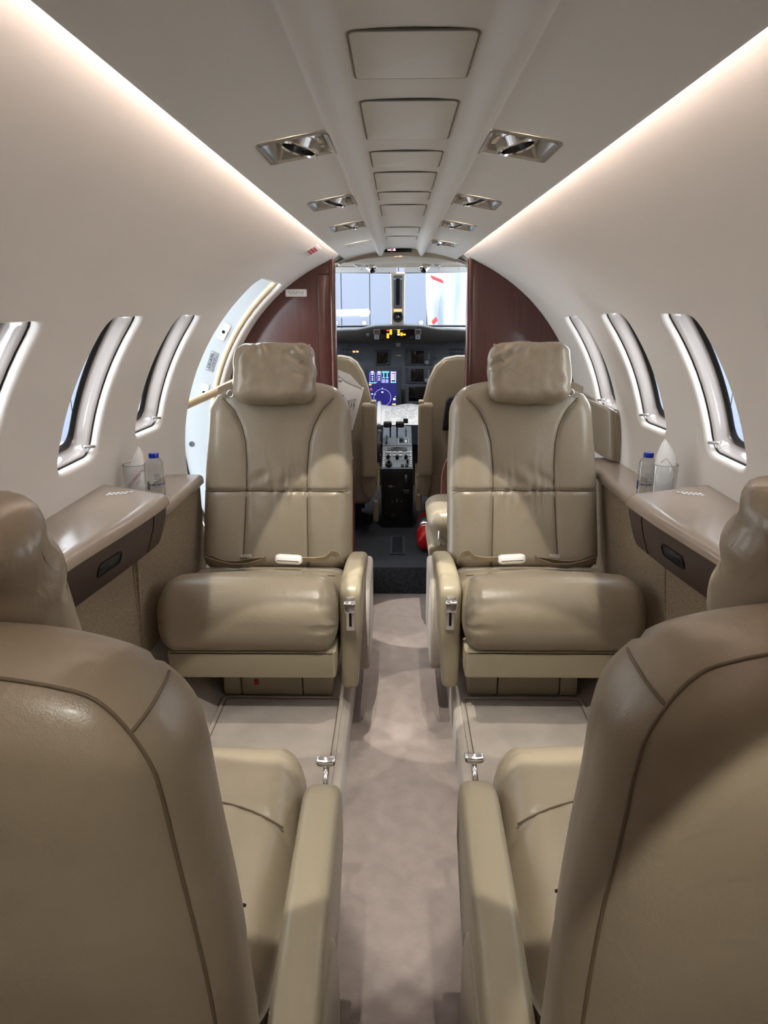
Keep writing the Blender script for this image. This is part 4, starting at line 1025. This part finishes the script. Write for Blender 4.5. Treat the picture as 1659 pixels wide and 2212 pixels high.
# ---- pilot seats
def pilot_seat(s, cx, prof, z_arm, label):
    root = thing('pilot_seat', (cx, 3.6, PZ), label, 'seat', 'pilot seats')
    pts = [(cx + x, z) for x, z in reversed([(-a, b) for a, b in prof])] 
    outl = [(cx - x, z) for x, z in prof] + [(cx + x, z) for x, z in reversed(prof)]
    bk = mk('backrest', prism(outl, 3.46, 3.55, lambda u, v, d: (u, d + (v - .5) * .04, v), .022, 4), 'leather', root, sharp=45)
    mk('piping', tube([(u, 3.4615 + .008 + (v - .5) * .04, v) for u, v in inset(outl, .006)], .004, 6, True), 'leather_shell', bk)
    # map pocket on the rear of the backrest
    mk('map_pocket', loft([[(cx + x, 3.452 - b + (z - .5) * .04 - .006, z) for x, b in ((-.15, 0), (-.10, .012), (0, .018), (.10, .012), (.15, 0))] for z, b2 in ((.44, 0), (.55, 0), (.70, 0))] , False, False), 'leather', root)
    mk('seat_cushion', rbox((cx, 3.72, .37), (.19, .20, .06), (.05, .06, .05), (5, 5, 2)), 'leather', root)
    mk('seat_frame', cat(box(cx - .13, cx + .13, 3.52, 3.88, .24, .31), box(cx - .10, cx - .065, 3.56, 3.84, PZ + .0005, .24), box(cx + .065, cx + .10, 3.56, 3.84, PZ + .0005, .24)), 'black', root, False)
    mk('back_skirt', rbox((cx, 3.475, .36), (.165, .03, .08), (.03, .02, .03), (4, 2, 3)), 'leather', root)
    xa = cx - s * .164 if False else (-.149 if s < 0 else .121)
    ar = mk('armrest', rbox((xa, 3.385, (z_arm + .797) / 2), (.036, .030, (.797 - z_arm) / 2), (.014, .014, .02), (4, 3, 8)), 'leather_shell', root)
    mk('armrest_cap', rbox((xa - s * .022, 3.395, .800), (.012, .030, .008), .004, (3, 3, 2)), 'belt_light', ar)
    mk('armrest_hinge', prism(fillet([(xa - .045, z_arm - .01), (xa + .03, z_arm + .03), (xa + .03, z_arm - .06), (xa + .012, z_arm - .12), (xa - .03, z_arm - .10)], .012), 3.40, 3.45, pXZ, .006, 2), 'leather', root, sharp=40)
    mk('shoulder_belt', loft([[(xa - s * .042 + dx, 3.40 + .01 * math.sin(z * 30), z) for dx in (-.006, .006)] for z in lin(.30, .50, 8)], False, False), 'belt_light', root)
    mk('belt_end', rbox((xa - s * .028, 3.40, .26 if s < 0 else .304), (.014, .012, .055 if s < 0 else .044), .010, (2, 2, 4)), 'belt', root)
    return root
pilot_seat(-1, -.312, [(.178, .36), (.180, .60), (.174, .785), (.156, .858), (.132, .931), (.103, .978), (.070, 1.001), (.03, 1.009)], .438, 'tan leather pilot seat with white envelope in its back pocket')
pilot_seat(1, .302, [(.195, .36), (.196, .60), (.192, .785), (.166, .891), (.134, .958), (.088, .996), (.03, 1.007)], .448, 'tan leather pilot seat with black case in its back pocket')
env = thing('paper_envelope', (-.25, 3.43, .66), 'white paper envelope with printed box in the pilot seat pocket', 'envelope')
en = lambda u, v, d: (u, 3.418 + (v - .5) * .055 - d, v)
mk('envelope', prism(fillet([(-.33, .66), (-.232, .66), (-.174, .862), (-.255, .893), (-.33, .955)], [.005, .005, .005, .03, .01]), 0, .012, en, .004, 2), 'paper', env, sharp=40)
mk('flap', prism([(-.326, .945), (-.255, .892), (-.18, .862), (-.24, .925), (-.30, .950)], .012, .014, en), 'paper', env, False)
mk('printed_box', tube([en(x, z, .0135) for x, z in ((-.275, .745), (-.222, .765), (-.212, .812), (-.268, .80))], .0008, 4, True), 'ink', env)
for k in range(4): x = -.262 + k * .012; mk('handwriting', tube([en(x, .765 + k * .002, .0135), en(x + .004, .798, .0135), en(x + .007, .770 + k * .002, .0135)], .0008, 4), 'ink', env)
bb = thing('document_case', (.25, 3.43, .66), 'soft black case stowed in the copilot seat pocket', 'case')
mk('case', prism(fillet([(.202, .66), (.33, .66), (.33, .825), (.232, .820), (.218, .805)], [.01, .01, .03, .015, .015]), 0, .03, lambda u, v, d: (u, 3.428 + (v - .5) * .04 - d, v), .008, 3), 'black', bb, sharp=40)
mk('zip', tube([(x, 3.396 + (.80 - .5) * .04, .80) for x in lin(.225, .325, 4)], .0015, 5), 'grey_dark', bb)

# ---- fire extinguisher lying behind the copilot seat
fx = thing('fire_extinguisher', (.118, 3.32, PZ), 'red fire extinguisher with white label lying on the black cockpit carpet', 'extinguisher')
ax_ = (0.02, 1, .10); fc = (.125, 3.155, .176)
mk('cylinder', lathe([(0, 0), (.030, .003), (.044, .012), (.047, .03), (.047, .25), (.040, .285), (.020, .305), (.016, .32), (0, .32)], 28, fc, ax_), 'red', fx, sharp=50)
lbm = mk('label_band', lathe([(.0475, .10), (.0482, .10), (.0482, .22), (.0475, .22)], 28, fc, ax_, False), 'satin', fx)
mk('label_stripe', lathe([(.0484, .105), (.0488, .105), (.0488, .125), (.0484, .125)], 28, fc, ax_, False), 'red', lbm)
mk('valve', cat(rbox((.132, 3.49, .215), (.012, .02, .014), .005), tube([(.132, 3.48, .228), (.130, 3.52, .245), (.126, 3.56, .248)], .005, 8)), 'black', fx)

# ================================================================== GLASSES, NAPKINS, BOTTLES
LZ = .7035
def tumbler(x, y, r, h, label):
    o = thing('drinking_glass', (x, y, LZ))
    mk('bowl', lathe([(0, 0), (r * .93, 0), (r * .96, .003), (r, h - .001), (r - .0012, h), (r - .0022, h - .001), (r * .96 - .0026, .008), (0, .008)], 40, (x, y, LZ)), 'glass', o)
    mk('rim', tube([(x + (r - .0011) * math.cos(t), y + (r - .0011) * math.sin(t), LZ + h) for t in lin(0, 2 * math.pi, 37)[:-1]], .0008, 5, True), 'ped_grey', o)  # grey ring puts the dark look of the clear glass edge into colour
    return tag(o, label, 'glass', 'tumblers on the side ledges')
def bottle(x, y, label, ang, mirror):
    t = thing('water_bottle', (x, y, LZ), label, 'bottle', 'water bottles on the side ledges')
    pr = [(0, 0), (.021, 0), (.024, .004)]
    z = .006
    pr += [(.0245, z), (.0245, .056)]
    for k in range(6): zz = .060 + k * .0075; pr += [(.0232, zz), (.0245, zz + .0035)]
    pr += [(.0235, .107), (.020, .115), (.0135, .122), (.0115, .125), (.0115, .128), (0, .128)]
    b = mk('body', lathe(pr, 36, (x, y, LZ)), 'water', t)
    mk('cap', lathe([(0, 0), (.0138, 0), (.0142, .002), (.0142, .011), (.013, .0135), (0, .0138)], 28, (x, y, LZ + .1225)), 'blue_cap', t, sharp=40)
    def lab(u, v): a = ang + u / .0247; return (x + .0249 * math.cos(a), y + .0249 * math.sin(a), LZ + v)
    mk('brand_text', text_geo('CHAUDFONTAINE', .0098, lambda u, v: lab(u + .014, v + .046), space=.9, bold=.0002), 'navy', b)
    for k, (z0, z1) in enumerate(((.0555, .0562), (.0385, .0392))): mk('label_rule', loft([[lab(u, z) for u in lin(-.03, .045, 14)] for z in (z0, z1)], False, False), 'navy' if k == 0 else 'paper_line', b)
    for k in range(3): mk('small_print', loft([[lab(u, .0630 + k * .006 + dz) for u in lin(-.004, .018 - k * .004, 5)] for dz in (0, .0016)], False, False), 'paper_line', b)
    mk('label_patch', loft([[lab(u, z) for u in lin(-.036, -.022, 6)] for z in (.030, .054)], False, False), 'navy' if mirror else 'paper_line', b)
    return t
def napkin(x, y, prof, label, depth=.014):
    rg = []
    n = 20
    for z, xl, xr in prof:
        c, hw = (xl + xr) / 2, max((xr - xl) / 2, .0006); d = depth * min(1, hw / .012)
        rg.append([(x + c + hw * math.cos(2 * math.pi * k / n), y + d * math.sin(2 * math.pi * k / n) + .006 * ((z - .71) / .15), z) for k in range(n)])
    t = thing('paper_napkin', (x, y, LZ + .009), label, 'napkin', 'folded napkins in the tumblers')
    mk('fold', loft(rg), 'paper', t, sharp=50); return t
def npt(x, y, c, hw, depth, u, z, o=.0012):
    q = max(-1, min(1, (u - c) / hw)); return (x + u, y - (depth + o) * math.sqrt(max(0, 1 - q * q)) - o * .5 + .006 * ((z - .71) / .15), z)
gx, gy = -.748, 1.93
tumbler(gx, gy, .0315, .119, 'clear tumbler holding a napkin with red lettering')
nl = napkin(gx, gy, [(LZ + .0095, -.020, .020), (.74, -.024, .0255), (.78, -.022, .0265), (.805, -.018, .027), (.822, -.012, .027), (.838, -.004, .027), (.852, .004, .026), (.862, .010, .0215), (.868, .013, .018), (.872, .0155, .016)], 'folded white napkin with diagonal red lettering in a tumbler')
ca, sa_ = math.cos(228 * D2R), math.sin(228 * D2R)
mk('red_lettering', text_geo('FLYINGGROUP', .0098, lambda u, v: npt(gx, gy, .001, .026, .014, .004 + u * ca - v * sa_, .784 + u * sa_ + v * ca), space=.95), 'red_ink', nl)
for k in (0, 1): mk('red_swoosh', tube([npt(gx, gy, .001, .026, .014, .012 + k * .004 + q * ca * .6, .776 - k * .003 + q * sa_ * .6) for q in lin(-.012, .012, 7)], .0005, 4), 'red_ink', nl)
bottle(-.716, 2.005, 'small clear water bottle with blue cap behind the red-lettered napkin', -1.22, False)
gx2, gy2 = .724, 1.93
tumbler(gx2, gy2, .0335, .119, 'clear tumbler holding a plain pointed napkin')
nr = napkin(gx2, gy2, [(LZ + .0095, -.022, .022), (.74, -.026, .027), (.80, -.028, .029), (.822, -.029, .029), (.845, -.026, .025), (.862, -.021, .016), (.876, -.016, .006), (.886, -.011, -.002), (.892, -.0075, -.006)], 'plain white napkin folded to a point in a tumbler')
mk('fold_line', tube([npt(gx2, gy2, 0, .028, .014, u, z) for u, z in ((-.018, .828), (-.010, .836), (-.004, .8405), (.004, .832), (.014, .818), (.024, .802))], .0005, 4), 'red_ink', nr)
mk('fold_edge', tube([npt(gx2, gy2, 0, .028, .014, u, z) for u, z in ((-.006, .765), (.004, .772), (.016, .782), (.024, .795))], .0008, 4), 'paper', nr)
bottle(.702, 2.008, 'small clear water bottle with blue cap behind the plain napkin', -1.9, True)

# ================================================================== OUTSIDE: THE HANGAR
mk('floor_hangar', box(-14, 14, -6, 16, -1.22, -1.2), 'floor_out', smooth=False, kind='structure')
hd = thing('wall_hangar', (0, 13, -1.2), kind='structure')
for k in range(26):
    x = -6.5 + k * .5 * 1.0
    mk('panel', box(x + .008, x + .492, 13.0, 13.06, -1.2, 5.5), 'hangar', hd, False)
mk('backing', box(-6.6, 6.6, 13.06, 13.1, -1.2, 5.5), 'ped_grey', hd, False)
for k in range(6): mk('panel_fixing', lathe([(0, 0), (.035, 0), (.035, .02), (0, .02)], 12, (-1.6 + k * .5, 12.99, .92), (0, -1, 0)), 'white_paint', hd)
wg = thing('parked_wing', (-1.0, 8.1, -1.2), 'white wing tip of a parked aircraft seen through the windshield', 'aircraft')
mk('wing_panel', loft([[(x, 8.0 + y * (1 - .25 * k), 1.115 + .03 * k + z) for y, z in ((-.3, 0), (-.2, .035), (.1, .05), (.6, .02), (.6, 0), (0, -.03))] for x, k in ((-3.2, 0), (-1.6, .3), (-.45, .8), (-.33, .95))]), 'white_paint', wg, sharp=40)
mk('wing_stand', cat(tube([(-1.0, 8.1, -1.2), (-1.0, 8.1, 1.12)], .04, 8), box(-1.2, -.8, 7.9, 8.3, -1.2, -1.15)), 'white_paint', wg)
mk('wing_stripe', loft([[(x, 7.66 + .06 * k, 1.085 + .03 * k + z) for z in (0, .02)] for x, k in ((-3.2, 0), (-1.0, .5), (-.4, .8))], False, False), 'hangar', wg)
pcv = thing('plastic_cover', (1.2, 8.6, -1.2), 'translucent white plastic sheet draped over equipment outside the windshield', 'cover')
mk('sheet', loft([[(.28 + .9 * u + .10 * v * (1 - u) + .05 * nz(u * 6, v * 5, 1), 8.4 + .9 * u + .16 * nz(u * 7, v * 6, 3) + .05 * math.sin(u * 30 + v * 8), 2.6 - 3.75 * v) for u in lin(0, 2.2, 40)] for v in lin(0, 1, 40)], False, False), 'film', pcv)
for (x, y, z, r_) in ((.42, 8.25, 1.50, .4), (.40, 8.25, 1.06, 1.2)):
    mk('red_strap', rbox((0, 0, 0), (.075, .02, .022), (.02, .01, .02), (4, 2, 2), lambda a, b, c: (x + a * math.cos(r_) - c * .5, y + b, z - a * math.sin(.35) * (1 if r_ < 1 else -1) + c)), 'red', pcv)
